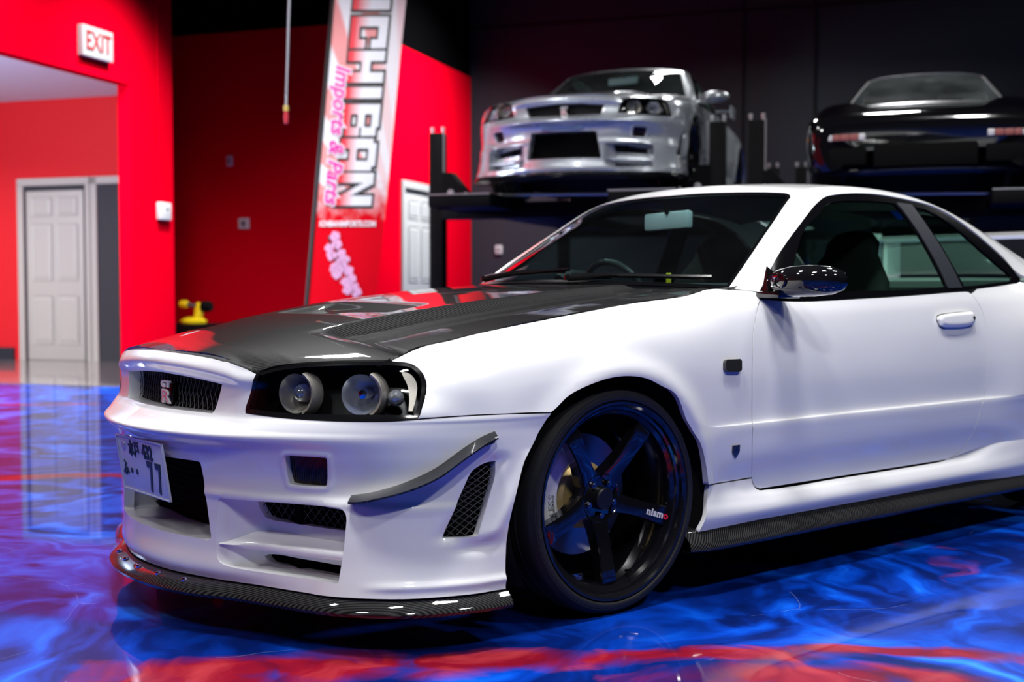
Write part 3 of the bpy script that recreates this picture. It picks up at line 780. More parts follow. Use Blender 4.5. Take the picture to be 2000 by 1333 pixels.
def build_coupe(root, pm, street=True):
    """all the panels of the coupe as parts of root; street: with canards, number plate and lettering"""
    P = {}
    white = pm['paint']
    both = []
    # ---- outlines found on the photograph, laid on the body surfaces
    u_c, v_c = BUMP.solve((501, 731))
    hl_in = BUMP.trace([(501, 731), (491, 764), (481, 795), (480, 806)])
    hl_bot = BUMP.trace([(480, 807), (556, 817), (652, 823), (748, 824), (813, 820)])
    hl_out = BUMP.trace([(813, 820), (822, 799), (829.5, 770), (830, 745), (820, 725), (798, 711), (764, 707.5)])
    hl_top = BUMP.trace([(764, 707.5), (684, 708), (603, 711), (545, 718), (501, 731)])
    split = BUMP.trace([(813.6, 820), (880, 815), (940, 811.5), (1004, 809), (1077, 807)])
    brear = BUMP.trace([(1077, 807), (1046, 859), (1020, 910), (1004, 968), (993, 1032), (988, 1096), (988.5, 1154)])
    ub = brear[-1][0]
    htop = BUMP.trace([(436, 706), (456, 711.5), (474, 718), (488, 724.5), (501, 731)])
    half = joinuv(uvline((0, 0.02), (htop[0][0], htop[0][1]), 10), htop, hl_in, hl_bot, split, brear, uvline((ub, 13), (0, 13), 40))
    outer = sym(half)
    # grille mouth
    g1 = BUMP.solve((434, 751)); g2 = BUMP.solve((414, 808))
    gr_half = joinuv(uvline((0, g1[1] - .05), (g1[0] - .02, g1[1]), 8), [g1], [(g1[0] * .5 + g2[0] * .5, (g1[1] + g2[1]) / 2)], [g2], uvline((g2[0] - .02, g2[1]), (0, g2[1] + .05), 8))
    gr = sym(gr_half)
    # lower centre mouth
    c1 = BUMP.solve((386, 901)); c2 = BUMP.solve((411, 1056))
    ch = joinuv(uvline((0, c1[1]), (c1[0] - .03, c1[1]), 8), BUMP.trace([(383, 901), (391, 905), (396, 925), (403, 975), (410, 1030), (412, 1050), (405, 1057)]), uvline((c2[0] - .03, c2[1]), (0, c2[1]), 8))
    cm = sym(ch)
    fog = joinuv(BUMP.trace([(562, 890), (600, 892), (634, 894)]), BUMP.trace([(634, 894), (639, 898), (640, 920), (639, 946), (634, 950.5)]), BUMP.trace([(634, 950.5), (600, 949), (572, 946), (566, 942), (561, 920), (558, 895), (562, 890)]))
    scoop = joinuv(BUMP.trace([(430, 973), (500, 979), (570, 984), (650, 991), (668, 995), (677, 1005), (679, 1018)]), BUMP.trace([(679, 1018), (675, 1060), (669, 1105), (663, 1140)]), BUMP.trace([(663, 1140), (600, 1131), (540, 1123), (480, 1114), (436, 1103), (424, 1085), (422, 1040), (424, 985), (430, 973)]))
    vent = joinuv(BUMP.trace([(972, 902), (945, 907), (924, 919), (915, 932)]), BUMP.trace([(915, 932), (890, 990), (866, 1046), (867, 1051)]), BUMP.trace([(867, 1051), (900, 1050), (926, 1048), (932, 1044)]), BUMP.trace([(932, 1044), (950, 990), (967, 935), (972, 902)]))
    holes = [gr, cm]
    for h in (fog, scoop, vent): holes += [h, mir(h)]
    fc = np.mean(fog, 0); vc = BUMP.ev(*np.mean(vent, 0))[0]
    # relief of the skin: shelf above the scoop, swage lines, framed vent
    def relief(u, v, Pq):
        a = np.abs(u); z = Pq[:, 2]; x = Pq[:, 0]; y = np.abs(Pq[:, 1])
        d = np.zeros(len(u))
        d += .007 * np.exp(-((z - .378) / .010) ** 2) * sstep(.22, .34, y) * (1 - sstep(.68, .76, y))         # bright shelf edge
        # corner tower: flat, slightly proud plate ending with a step below the canard
        d += .008 * (1 - sstep(.365, .385, z)) * sstep(.60, .66, y) * sstep(.46, .52, x)
        # ledge below the side vent and its scooped bed
        d -= .012 * np.exp(-((x - .50) / .055) ** 2) * np.exp(-((z - .262) / .014) ** 2) * sstep(.75, .8, y)
        # bulge line at the foot
        d += .006 * np.exp(-((z - .172) / .010) ** 2) * sstep(.72, .80, y)
        # channel leading into the vent from the front
        for du_, dv_, ww in ((0, 0, 1),):
            t = (z - .29) / .19; xc = .575 - .13 * np.clip(t, 0, 1)
            m_ = sstep(-.10, .05, t) * (1 - sstep(.95, 1.15, t))
            d -= .014 * np.exp(-((x - xc) / .028) ** 2) * m_ * sstep(.70, .78, y)
            d += .010 * np.exp(-((x - (xc - .115)) / .03) ** 2) * m_ * sstep(.70, .78, y)
        # raised rim of the lamp recess
        L = seg_dist(np.stack([a / BUMP.du, v / BUMP.dv], 1), fog / [BUMP.du, BUMP.dv])
        d += .006 * np.exp(-((L - .55) / .45) ** 2)
        return d
    bump = panel('front_bumper', BUMP, outer, white, root, holes, rim=.02, gap=.0012, disp=relief, holerim=.03, step=.55)
    P['bumper'] = bump
    # walls of the mouths
    def throat(name, loop, depth, mt, par, taper=0.0, floor=None, rel=None):
        L = dens(np.asarray(loop) / [BUMP.du, BUMP.dv]) * [BUMP.du, BUMP.dv]
        A = BUMP.ev(L[:, 0], L[:, 1]); N = BUMP.nrm(L[:, 0], L[:, 1]); c = A.mean(0)
        if rel: A = A + N * relief(L[:, 0], L[:, 1], A)[:, None]
        B = A.copy(); B[:, 0] -= depth; B += (c - A) * [0, taper, taper]
        mb = MB(); n = len(A); F = [(i, (i + 1) % n, (i + 1) % n + n, i + n) for i in range(n)]
        mb.add(list(A) + list(B), F); return mb.build(name, mt, par, sharp=40)
    throat('mouth_walls', cm, .14, white, bump)
    throat('grille_walls', gr, .045, white, bump, .02)
    # dark back of the engine bay, intercooler and grille insert
    gi = throat  # keep reference
    mb = MB(); mb.box((.80, -.30, .19), (.86, .30, .50)); mb.build('intercooler', pm['black'], root)
    mb = MB()
    for k in range(17):
        z = .205 + k * .0175
        mb.add([(.862, -.30, z), (.862, .30, z), (.875, .30, z + .004), (.875, -.30, z + .004), (.862, -.30, z + .008), (.862, .30, z + .008)], [(0, 1, 2, 3), (3, 2, 5, 4)])
    tag(mb.build('intercooler_fins', pm['fin'], root), kind='stuff')
    insL = [(p[0] * 1.03, p[1] + (.12 if p[1] > np.mean(gr[:, 1]) else -.12)) for p in gr]
    def back(u, v): return bumper_fn(u, v) - np.array([.05, 0, 0])
    GB = Surf(back, -SMAX, SMAX, 0, 13, n=20); GB.du = .02; GB.dv = .2
    panel('grille_backing', GB, insL, pm['black'], bump, rim=0)
    tag(ribbon_grid('grille_mesh', BUMP, gr, .0135, pm['mesh'], bump, -.034, .0010, (32, -32), (1, .0335)), kind='stuff')
    # badge on its mount
    bx = BUMP.ev(0, np.mean(gr[:, 1]))[0]
    # fog / turn lamp lenses
    for sgn, f_ in ((1, fog), (-1, mir(fog))):
        def bk(u, v): return bumper_fn(u, v) - BUMP.nrm(u, v) * .022
        FB = Surf(bk, -SMAX, SMAX, 0, 13, n=16); FB.du = .012; FB.dv = .18; FB.sgn = BUMP.sgn
        lens = panel('turn_signal', FB, f_, pm['smoked_lens'], bump, rim=.02)
        tag(ribbon_grid('lens_ribs', FB, f_, .007, pm['rib'], lens, .0008, .0009, (90,), (1, .045)), kind='stuff')
    # scoop with its openings
    uL, uR = scoop[:, 0].min(), scoop[:, 0].max(); vT, vB = scoop[:, 1].min(), scoop[:, 1].max()
    for sgn in (1, -1):
        sl = scoop if sgn > 0 else mir(scoop)
        def bed(u, v, Pq, sgn=sgn):
            a = np.abs(u)
            return -.085 * sstep(uL - .005, uL + .15, a)
        def vz(z): return np.interp(-z, [-r[0][0] for r in BROWS], range(14))
        op = [(uL + .10, vz(.352)), (uL + .105, vz(.358)), (uL + .12, vz(.361)), (uR - .012, vz(.361)), (uR - .006, vz(.355)), (uR - .006, vz(.305)), (uL + .14, vz(.300)), (uL + .118, vz(.308)), (uL + .105, vz(.33))]
        op2 = [(uL + .115, vz(.212)), (uL + .125, vz(.216)), (uR - .008, vz(.216)), (uR - .008, vz(.190)), (uL + .15, vz(.186)), (uL + .13, vz(.192))]
        def inner(h):
            h = np.array(h); return h if sgn > 0 else mir(h)
        bd = panel('intake_bed', BUMP, sl, white, bump, [inner(op), inner(op2)], rim=0, disp=bed, holerim=.03)
        # closing walls between skin and bed
        L = dens(np.asarray(sl) / [BUMP.du, BUMP.dv]) * [BUMP.du, BUMP.dv]
        A = BUMP.ev(L[:, 0], L[:, 1]); N = BUMP.nrm(L[:, 0], L[:, 1]); A1 = A + N * relief(L[:, 0], L[:, 1], A)[:, None]; B1 = A + N * (bed(L[:, 0], L[:, 1], A) - .001)[:, None]
        n = len(A); MB().add(list(A1) + list(B1), [(i, (i + 1) % n, (i + 1) % n + n, i + n) for i in range(n)]).build('intake_walls', white, bump, sharp=40)
        for hh in (op, op2):
            q = inner(hh); cq = np.mean(q, 0); q2 = cq + (q - cq) * 1.25
            def bk2(u, v, bed=bed): return bumper_fn(u, v) + BUMP.nrm(u, v) * (bed(u, v, None) - .05)[:, None]
            KB = Surf(bk2, -SMAX, SMAX, 0, 13, n=12); KB.du = .02; KB.dv = .3; KB.sgn = BUMP.sgn
            panel('intake_backing', KB, q2, pm['black'], bump, rim=.0)
        def bk3(u, v, bed=bed): return bumper_fn(u, v) + BUMP.nrm(u, v) * (bed(u, v, None) - .012)[:, None]
        MBK = Surf(bk3, -SMAX, SMAX, 0, 13, n=12); MBK.sgn = BUMP.sgn
        tag(ribbon_grid('intake_mesh', MBK, inner(op), .014, pm['mesh'], bump, 0, .001, (35, -35), (1, .04)), kind='stuff')
        # blade between the two openings
        ss = np.linspace(uL + .012, uR - .004, 28) * sgn
        va = np.interp(np.abs(ss), [uL, uR], [vz(.246), vz(.244)])
        A = BUMP.ev(ss, va); N = BUMP.nrm(ss, va); bb = bed(ss, va, None)[:, None]
        f0 = A + N * bb * .28; b0 = A + N * bb * 1.02
        up = np.array([0, 0, 1.0]) * np.clip(bb / -.06, .05, 1)
        MB().sweep([b0 + up * .030, b0 * .5 + f0 * .5 + up * .016, f0 + up * .008, f0 + N * .004, f0 - up * .010, b0 - up * .014]).build('intake_blade', white, bump, sharp=50)
        # side vent insert
        vl = vent if sgn > 0 else mir(vent)
        def bv(u, v): return bumper_fn(u, v) - BUMP.nrm(u, v) * .05
        VB = Surf(bv, -SMAX, SMAX, 0, 13, n=12); VB.du = .02; VB.dv = .3; VB.sgn = BUMP.sgn
        cv = np.mean(vl, 0)
        panel('vent_backing', VB, cv + (vl - cv) * 1.2, pm['black'], bump, rim=0)
        tag(ribbon_grid('vent_mesh', BUMP, vl, .0135, pm['mesh'], bump, -.02, .0011, (28, -32), (1, .0625)), kind='stuff')
    # ---- front lip
    z0 = .141
    def so(add): return lambda ss: bump_low(ss) + add
    def front_more(add, more): return lambda ss: bump_low(ss) + add + more * (1 - sstep(.25, .42, np.abs(nose_xy(ss)[1])))
    smax = ub + .004
    lip = MB().sweep(plan_sweep(-smax, smax, [(so(-.06), .142), (so(.004), .141), (front_more(.012, .018), .134), (front_more(.030, .02), .121), (front_more(.034, .02), .112), (front_more(.030, .02), .104), (so(-.10), .098), (so(-.06), .142)], 140)).build('front_lip', pm['carbon_lip'], root, sharp=40)
    for k, yy in enumerate((-.24, -.12, 0, .12, .24)):
        s_ = nose_s(yy); x, y = nose_xy(s_); nx, ny = nose_n(s_); o = bump_low(s_)[0] + .024
        MB().lathe([(.009, -.004), (.009, .004), (.006, .008), (0, .009)], 12, Matrix.Translation((x + nx * o, y + ny * o, .134))).build('bolt', pm['chrome'], lip)
    # ---- bonnet
    hb_front = [(q[0] - .004, q[1]) for q in [tuple(p[:2]) for p in list(BUMP.ev(np.linspace(0, htop[0][0], 10), np.full(10, htop[0][1] * .5))) + list(BUMP.ev(htop[:, 0], htop[:, 1]))]]
    hb_hl = [tuple(p[:2]) for p in HOOD.ev(*HOOD.trace([(506, 727), (536, 717), (603, 709), (669, 706), (755, 705)]).T)]
    hb_side = [tuple(p[:2]) for p in HOOD.ev(*HOOD.trace([(755, 705), (770, 698), (801, 685), (834, 673.5), (900, 658.6), (1040, 628), (1196, 598), (1322, 580), (1390, 563)]).T)]
    xr, yr = hb_side[-1]
    hb_rear = [tuple(p) for p in spl(np.array([(xr, yr), (xr + .015, yr - .06), (-.47, .45), (-.41, .2), (-.395, 0)]), 6)]
    hl = joinuv(hb_front, hb_hl, hb_side, hb_rear)
    hout = joinuv(hl, np.array([(p[0], -p[1]) for p in hl[::-1]]))
    slot = spl(np.array([(.505, .03), (.513, .10), (.51, .20), (.495, .245), (.487, .19), (.489, .10), (.483, .03)]), 3)
    slots = []
    hood = panel('hood', HOOD, hout, pm['hood'], root, slots, rim=.015, gap=.002, off=.001)
    # ---- flank panels
    def f_tr(pts, **k): return SIDE.trace(pts, **k)
    ftop = f_tr([(760, 706), (801, 686), (834, 674.5), (900, 660), (1040, 629.5), (1196, 599.5), (1322, 581.5), (1390, 565), (1421, 566), (1474, 570), (1486, 584)])
    gapf = f_tr([(1486, 584), (1477, 615), (1470.5, 655), (1469, 715), (1468.7, 785), (1468.7, 870), (1469, 933)])
    fbot = f_tr([(1469, 933), (1430, 940), (1384, 948)])
    farch = f_tr([(1384, 948), (1378, 907), (1362, 857), (1331, 794), (1288, 753), (1241, 736.5), (1178, 743.5), (1116, 771), (1077, 806)])
    fsplit = f_tr([(1077, 806), (1004, 808.5), (940, 811), (880, 814.5), (815, 819)])
    fhl = f_tr([(815, 819), (823, 799), (831, 770), (831, 745), (820, 724), (798, 710), (760, 706)])
    fen = panel('fender', SIDE, joinuv(ftop, gapf, fbot, farch, fsplit, fhl), white, root, rim=.02, gap=.0015, step=.9)
    both.append(fen)
    drear = f_tr([(1897, 574), (1912, 595), (1922, 619), (1929.5, 670), (1928.5, 694), (1925, 748), (1910, 820), (1887, 866), (1871, 885), (1852, 898.5)])
    dbot = f_tr([(1852, 898.5), (1700, 922), (1560, 944), (1484, 956)])
    dtop = f_tr([(1487, 584.5), (1530, 588), (1583, 588.5), (1640, 586), (1700, 582.5), (1790, 576.5), (1880, 569.5), (1897, 574)])
    dcor = f_tr([(1484, 956), (1474, 951), (1469, 940)])
    door = panel('door', SIDE, joinuv(dtop, drear, dbot, dcor, gapf[::-1][2:]), white, root, rim=.02, gap=.002, step=.9)
    both.append(door)
    # rear quarter
    qd = drear[::-1]
    vq = drear[0]
    pts = [row_at(-2.03, .31), row_at(-2.28, .30)]
    # front of the rear arch up and over, then tail
    qa = arch_uv(SIDE, WB, .372, 4, 176, 30)[::-1]
    quarter = joinuv(qd, uvline(vq, (vq[0] - .06, 0.0), 3), uvline((vq[0] - .07, 0), (-3.5, 0), 40), uvline((-3.5, 0), (-3.5, 9), 10), uvline((-3.5, 9), (-3.05, 9), 6), [row_at(WB - .372, .34)], qa, [row_at(WB + .376, .30)], [row_at(-2.1, .325)])
    qt = panel('rear_quarter', SIDE, quarter, white, root, rim=.02, gap=.0015)
    both.append(qt)
    # sill
    su = [(-.345, 0.0), (-.6, 0), (-1.0, 0), (-1.8, 0), (-2.05, 0), (-2.28, 0)]
    s0 = joinuv(SILL.trace([(1384, 949), (1430, 941), (1468, 935)]), SILL.trace([(1468, 935), (1469, 942), (1474, 952), (1484, 958), (1500, 956.5)]))
    sl_out = joinuv(s0, SILL.trace([(1500, 956.5), (1600, 941), (1700, 925), (1800, 909), (1840, 902)])[1:], uvline((-1.80, .0), (-2.27, 0.0), 12), uvline((-2.27, 0), (-2.27, 5), 6), uvline((-2.27, 5), (-.335, 5), 30), SILL.trace([(1364, 1041), (1375, 1020), (1380, 990), (1384, 949)]))
    sill = panel('sill', SILL, sl_out, white, root, rim=.015, gap=.001)
    both.append(sill)
    xs = np.linspace(-.29, -2.3, 40)
    def rail(y, z): return np.stack([xs, np.full(40, y) if not callable(y) else y(xs), np.full(40, z) if not callable(z) else z(xs)], 1)
    end = lambda a, b: (lambda x: a + (b - a) * sstep(-.36, -.29, x))
    skirt = MB().sweep([rail(.80, .20), rail(end(.872, .84), .199), rail(end(.874, .85), .192), rail(end(.90, .875), .168), rail(end(.907, .88), .152), rail(end(.907, .88), .143), rail(end(.90, .87), .137), rail(.80, .14)])
    both.append(skirt.build('side_skirt', pm['carbon_skirt'], root, sharp=50))
    # ---- cabin
    wtop = CAB.trace([(1390, 377), (1440, 375.5), (1500, 375.5), (1532, 377), (1542, 380), (1544, 386)])
    wside = CAB.trace([(1544, 386), (1520, 420), (1480, 479), (1440, 538), (1423, 563)])
    uw = float(np.mean([p[0] for p in wtop[:12]])); 
    wq = np.array([p for p in joinuv(wtop, wside) if p[1] > .05])
    u_top = 2.86
    i0 = np.argmax(wq[:, 1] > 1.0)
    whalf = joinuv(uvline((u_top, 0), (wq[i0][0], wq[i0][1]), 8), wq[i0:], uvline((wq[-1][0], wq[-1][1]), (0.02, wq[-1][1] - .3), 3), uvline((0.02, wq[-1][1] - .3), (.02, 0), 8))
    wind = joinuv(whalf, np.array([(p[0], -p[1]) for p in whalf[::-1]]))
    # side glass line on the cabin surface is its outer row
    roof_half = joinuv(uvline((u_top, 0), (wq[i0][0], wq[i0][1]), 8), wq[i0:], uvline((wq[-1][0], wq[-1][1]), (0, 2.2), 2), uvline((0, 2.3), (0, 4), 6), uvline((0, 4), (11, 4), 80), uvline((11, 4), (11, 2.5), 4), uvline((10.9, 2.4), (7.75, 2.05), 30), uvline((7.6, 1.85), (7.55, 0), 8))
    roof = panel('roof', CAB, joinuv(roof_half, np.array([(p[0], -p[1]) for p in roof_half[::-1]])), white, root, rim=.012)
    shield = panel('windshield', CAB, wind, pm['glass_front'], root, rim=0, off=-.004)
    # black ceramic border of the windshield
    sh2 = shrink(CAB, wind, .012)
    panel('windshield_seal', CAB, wind, pm['trim'], shield, [sh2], rim=.004, off=-.0015)
    rw = joinuv(uvline((7.6, 0), (7.65, 1.85), 8), uvline((7.8, 2.0), (10.8, 2.35), 24), uvline((10.85, 2.2), (10.95, 0), 8))
    rear_w = panel('rear_window', CAB, joinuv(rw, np.array([(p[0], -p[1]) for p in rw[::-1]])), pm['glass_side'], root, rim=0, off=-.004)
    # side glass: black frame, panes, centre pillar
    d_out = joinuv(DLO.trace([(1472, 571), (1535, 470), (1580, 406), (1604, 384), (1626, 378), (1660, 377.5)]), DLO.trace([(1660, 377.5), (1700, 379.5), (1760, 389), (1820, 404), (1886, 443), (1955, 500), (1986, 535), (1994, 547), (1990, 554.5)]), DLO.trace([(1990, 554.5), (1880, 568.5), (1700, 581.5), (1583, 587.5), (1500, 583.5), (1472, 571)]))
    pane1 = joinuv(DLO.trace([(1500, 572), (1560, 478), (1600, 418), (1618, 398), (1640, 392.5), (1690, 392), (1748, 397)]), DLO.trace([(1748, 397), (1790, 450), (1830, 520), (1849, 560)]), DLO.trace([(1849, 560), (1750, 567), (1590, 574.5), (1500, 572)]))
    pane2 = joinuv(DLO.trace([(1786, 403), (1815, 412), (1870, 447), (1930, 500), (1970, 534), (1977, 545), (1972, 550)]), DLO.trace([(1972, 550), (1920, 556), (1884, 559)]), DLO.trace([(1884, 559), (1860, 515), (1830, 465), (1786, 403)]))
    bp = joinuv(DLO.trace([(1752, 396), (1781, 400)]), DLO.trace([(1781, 400), (1828, 468), (1860, 523), (1879, 562)]), DLO.trace([(1879, 562), (1852, 563)]), DLO.trace([(1852, 563), (1835, 525), (1795, 455), (1752, 396)]))
    fr = panel('window_frame', DLO, d_out, pm['trim'], root, [pane1, pane2], rim=.01, off=-.002)
    p1 = panel('side_window', DLO, shrink(DLO, pane1, -.006), pm['glass_side'], root, rim=0, off=-.009)
    p2 = panel('quarter_window', DLO, shrink(DLO, pane2, -.006), pm['glass_quarter'], root, rim=0, off=-.006)
    b_ = panel('centre_pillar', DLO, bp, pm['trim_satin'], root, rim=.006, off=.001)
    both += [fr, p1, p2, b_]
    # ---- tail: boot lid, rear panel, wing
    def boot_fn(u, v): return np.stack([u, v, .965 + .012 * (1 - (v / .7) ** 2) - .06 * sstep(-3.3, -3.62, u) ], 1)
    BT = Surf(boot_fn, -3.62, -2.8, -.72, .72, n=20); BT.du = .04; BT.dv = .05
    panel('boot_lid', BT, [(-2.85, -.69), (-2.85, .69), (-3.2, .69), (-3.55, .60), (-3.6, .3), (-3.6, -.3), (-3.55, -.60), (-3.2, -.69)], white, root, rim=.02)
    MB().sweep([[(-3.50, y, .20), (-3.60, y * .97, .45), (-3.585, y * .95, .70), (-3.56, y * .9, .92)] for y in np.linspace(-.77, .77, 24)]).build('rear_panel', white, root, sharp=60)
    wing = MB()
    wing.sweep([[(-3.35 + dx, y, 1.17 + dz) for dx, dz in ((0, 0), (.05, .014), (.02, .02), (-.12, .03), (-.22, .045), (-.12, .012), (0, 0))] for y in np.linspace(-.72, .72, 12)])
    wing.box((-3.55, .70, 1.10), (-3.28, .715, 1.23)); wing.box((-3.55, -.715, 1.10), (-3.28, -.70, 1.23))
    wing.box((-3.46, .52, .95), (-3.34, .545, 1.18)); wing.box((-3.46, -.545, .95), (-3.34, -.52, 1.18))
    wing.build('rear_wing', white, root)
    # ---- inner shells so that no gap looks through
    def well(cx):
        M_ = Matrix(((1, 0, 0, cx), (0, 0, 1, 0), (0, -1, 0, .33), (0, 0, 0, 1)))
        return MB().lathe([(.39, .86), (.385, .50)], 40, M_, math.radians(-212), math.radians(32))
    for cx in (0.0, WB):
        w_ = well(cx); w_.add([(cx - .39, .5, .12), (cx + .39, .5, .12), (cx + .39, .5, .74), (cx - .39, .5, .74)], [(0, 1, 2, 3)])
        both.append(w_.build('wheel_liner', pm['liner'], root))
    MB().box((-2.25, -.80, .16), (-.42, .80, .26)).box((-3.5, -.6, .2), (-2.25, .6, .6)).box((-.42, -.48, .16), (.80, .48, .55)).build('floor_pan', pm['black'], root, smooth=False)
    MB().box((-.64, -.72, .28), (-.60, .72, .885)).build('firewall', pm['black'], root, smooth=False)
    for o in both: mirror_obj(o, root)
    # ---- cowl and wipers
    cw = MB().sweep([[tuple(p) for p in CAB.ev(np.full(30, uu), np.linspace(-2.05, 2.05, 30)) + np.array([dx, 0, dz])] for uu, dx, dz in ((.12, 0, -.003), (.0, .0, -.006), (.0, .02, -.018), (0, .12, -.05))])
    cowl = cw.build('cowl', pm['trim'], root, sharp=60)
    def wiper(base, tip, bow):
        base = np.array(base); tip = np.array(tip)
        pts = [base + (tip - base) * t + np.array([0, 0, bow * 4 * t * (1 - t)]) for t in np.linspace(0, 1, 9)]
        w_ = MB().tube(pts, [.013, .012, .011, .010, .009, .008, .007, .006, .005], 8).build('wiper_arm', pm['trim_gloss'], root)
        bl = [tip + (base - tip) * t + np.array([0, 0, -.006]) for t in np.linspace(-.06, .62, 8)]
        MB().tube([b + np.array([.004, 0, .014]) for b in bl], .008, 6).build('wiper_blade', pm['trim_gloss'], w_)
        MB().lathe([(.014, -.01), (.014, .008), (.01, .012), (0, .013)], 14, Matrix.Translation(base)).build('wiper_pivot', pm['trim_gloss'], w_)
    def cw_pt(u, v, h=.018): 
        q = CAB.ev(u, v)[0]; return q + CAB.nrm(u, v)[0] * h
    wiper(cw_pt(.02, .55, .02), cw_pt(.15, 1.72, .012), .010)
    wiper(cw_pt(.02, -.85, .02), cw_pt(.22, .35, .012), .012)
    # ---- head lamps
    lamp_loop = joinuv(hl_in, hl_bot, hl_out, hl_top)
    for sgn in (1, -1):
        lo_ = lamp_loop if sgn > 0 else mir(lamp_loop)
        lens = panel('headlight_lens', BUMP, lo_, pm['lens'], root, rim=0, off=.001, step=.6)
        seal = shrink(BUMP, lo_, .010)
        panel('headlight_seal', BUMP, lo_, pm['trim_gloss'], lens, [seal], rim=.02, off=.0015)
        def bh(u, v): return bumper_fn(u, v) - BUMP.nrm(u, v) * .085
        HB = Surf(bh, -SMAX, SMAX, 0, 13, n=12); HB.du = .02; HB.dv = .25; HB.sgn = BUMP.sgn
        cl = np.mean(lo_, 0)
        hb = panel('headlight_housing', HB, cl + (lo_ - cl) * 1.0, pm['lamp_black'], lens, rim=0)
        L = dens(np.asarray(lo_) / [BUMP.du, BUMP.dv]) * [BUMP.du, BUMP.dv]; A = BUMP.ev(L[:, 0], L[:, 1]); B = HB.ev(L[:, 0], L[:, 1]); n = len(A)
        MB().add(list(A) + list(B), [(i, (i + 1) % n, (i + 1) % n + n, i + n) for i in range(n)]).build('headlight_sides', pm['lamp_black'], lens, sharp=50)
        def lamp(px, dep, R, ax, ring=True, kind='reflector'):
            q = BUMP.solve(px); c = BUMP.ev(*q)[0] - BUMP.nrm(*q)[0] * dep
            ax = np.array(ax, float)
            if sgn < 0: c = c * [1, -1, 1]; ax = ax * [1, -1, 1]
            ex = np.cross([0, 0, 1.0], ax)
            M_ = frame(c, ex, np.cross(ax, ex), ax)
            if kind == 'reflector':
                r_ = MB().lathe([(R * .16, -.055), (R * .35, -.05), (R * .62, -.036), (R * .85, -.014), (R, .008)], 32, M_).build('reflector', pm['bowl_chrome'], lens, sharp=60)
                MB().lathe([(R, .006), (R * 1.03, .012), (R * 1.16, .016), (R * 1.22, .004), (R * 1.22, -.03)], 40, M_, math.radians(-62), math.radians(62)).build('bezel_ring', pm['champagne'], lens, sharp=40)
                MB().lathe([(0, -.004), (R * .22, -.006), (R * .26, -.016), (R * .26, -.05)], 20, M_).build('bulb_shield', pm['chrome'], lens, sharp=40)
            elif kind == 'projector':
                MB().lathe([(R * .30, -.045), (R * .62, -.034), (R * .85, -.018), (R, .006)], 40, M_).build('reflector', pm['bowl'], lens, sharp=60)
                MB().lathe([(0, .0), (R * .2, -.003), (R * .4, -.014), (R * .5, -.034)], 32, M_).build('projector_lens', pm['clear_lens'], lens, sharp=60)
                MB().lathe([(R, .006), (R * 1.03, .012), (R * 1.16, .016), (R * 1.22, .004), (R * 1.22, -.03)], 40, M_, math.radians(-62), math.radians(62)).build('bezel_ring', pm['champagne'], lens, sharp=40)
            else:
                V = MB().lathe([(0, .016), (R * .35, .0145), (R * .7, .009), (R * .95, 0), (R, -.006)], 16, M_)
                V.build('side_bulb_lens', pm['facet'], lens, smooth=False)
        lamp((570, 766), .030, .052, (.90, .42, .03), kind='projector')
        lamp((702, 765), .030, .053, (.80, .58, .03), kind='reflector')
        lamp((772, 770), .030, .022, (.66, .74, .05), kind='bulb')
        # bright outer crescent
        q = BUMP.trace([(783, 722), (803, 729), (815, 748), (814, 772), (806, 800)], sub=4); q2 = BUMP.trace([(798, 800), (800, 775), (797, 752), (789, 736)], sub=4)
        cres = np.concatenate([q, q2]); cres = cres if sgn > 0 else mir(cres)
        def bc(u, v): return bumper_fn(u, v) - BUMP.nrm(u, v) * .012
        CB = Surf(bc, -SMAX, SMAX, 0, 13, n=12); CB.du = .01; CB.dv = .15; CB.sgn = BUMP.sgn
        panel('bezel_crescent', CB, cres, pm['champagne'], lens, rim=0)
    # ---- door handle, side repeater, keyhole
    hd = SIDE.trace([(1829, 624), (1834, 617), (1860, 613), (1888, 611), (1896, 614), (1899, 624), (1897, 634), (1880, 640), (1845, 641), (1834, 637)], sub=3)
    cup = SIDE.trace([(1842, 636), (1870, 636), (1892, 636), (1885, 650), (1868, 656), (1850, 654)], sub=3)
    hh = panel('door_handle', SIDE, hd, white, root, rim=.02, off=.012, disp=lambda u, v, q: .008 * (1 - (np.clip(seg_dist(np.stack([u / .02, v / .2], 1), hd / [.02, .2]), 0, .6) / .6 - 1) ** 2), step=.3)
    panel('handle_shadow_gap', SIDE, shrink(SIDE, hd, -.004), pm['trim'], hh, rim=0, off=.0012, step=.5)  # black sheet: shadow around the handle put in as colour
    panel('handle_cup', SIDE, cup, white, hh, rim=.002, off=.0018, step=.4)
    q = SIDE.solve((1893.5, 624)); kp = SIDE.ev(*q)[0]; kn = SIDE.nrm(*q)[0]
    MB().lathe([(0, .002), (.006, .002), (.0075, 0)], 14, frame(kp + kn * .021, (1, 0, 0), np.cross(kn, (1, 0, 0)), kn)).build('keyhole', pm['trim'], hh)
    sm_ = SIDE.trace([(1415, 703), (1441, 702), (1444, 706), (1444, 723), (1440, 727), (1416, 727), (1412, 722), (1412, 707)], smooth=False)
    sm = panel('side_repeater', SIDE, sm_, pm['smoked_gloss'], root, rim=.012, off=.011, step=.4)
    mirror_obj(hh, root); mirror_obj(sm, root)
    # ---- side mirror
    base = SIDE.at((1512, 572)); 
    pm_c = np.array([-.80, .955, .955])
    body = MB()
    ring = []
    st = [(.0, .030, .022, .0, .0), (.03, .052, .036, .0, 0), (.075, .062, .042, -.004, .002), (.13, .060, .042, -.010, .004), (.18, .050, .037, -.018, .004), (.212, .034, .026, -.026, .003), (.226, .012, .010, -.03, .002)]
    L = []
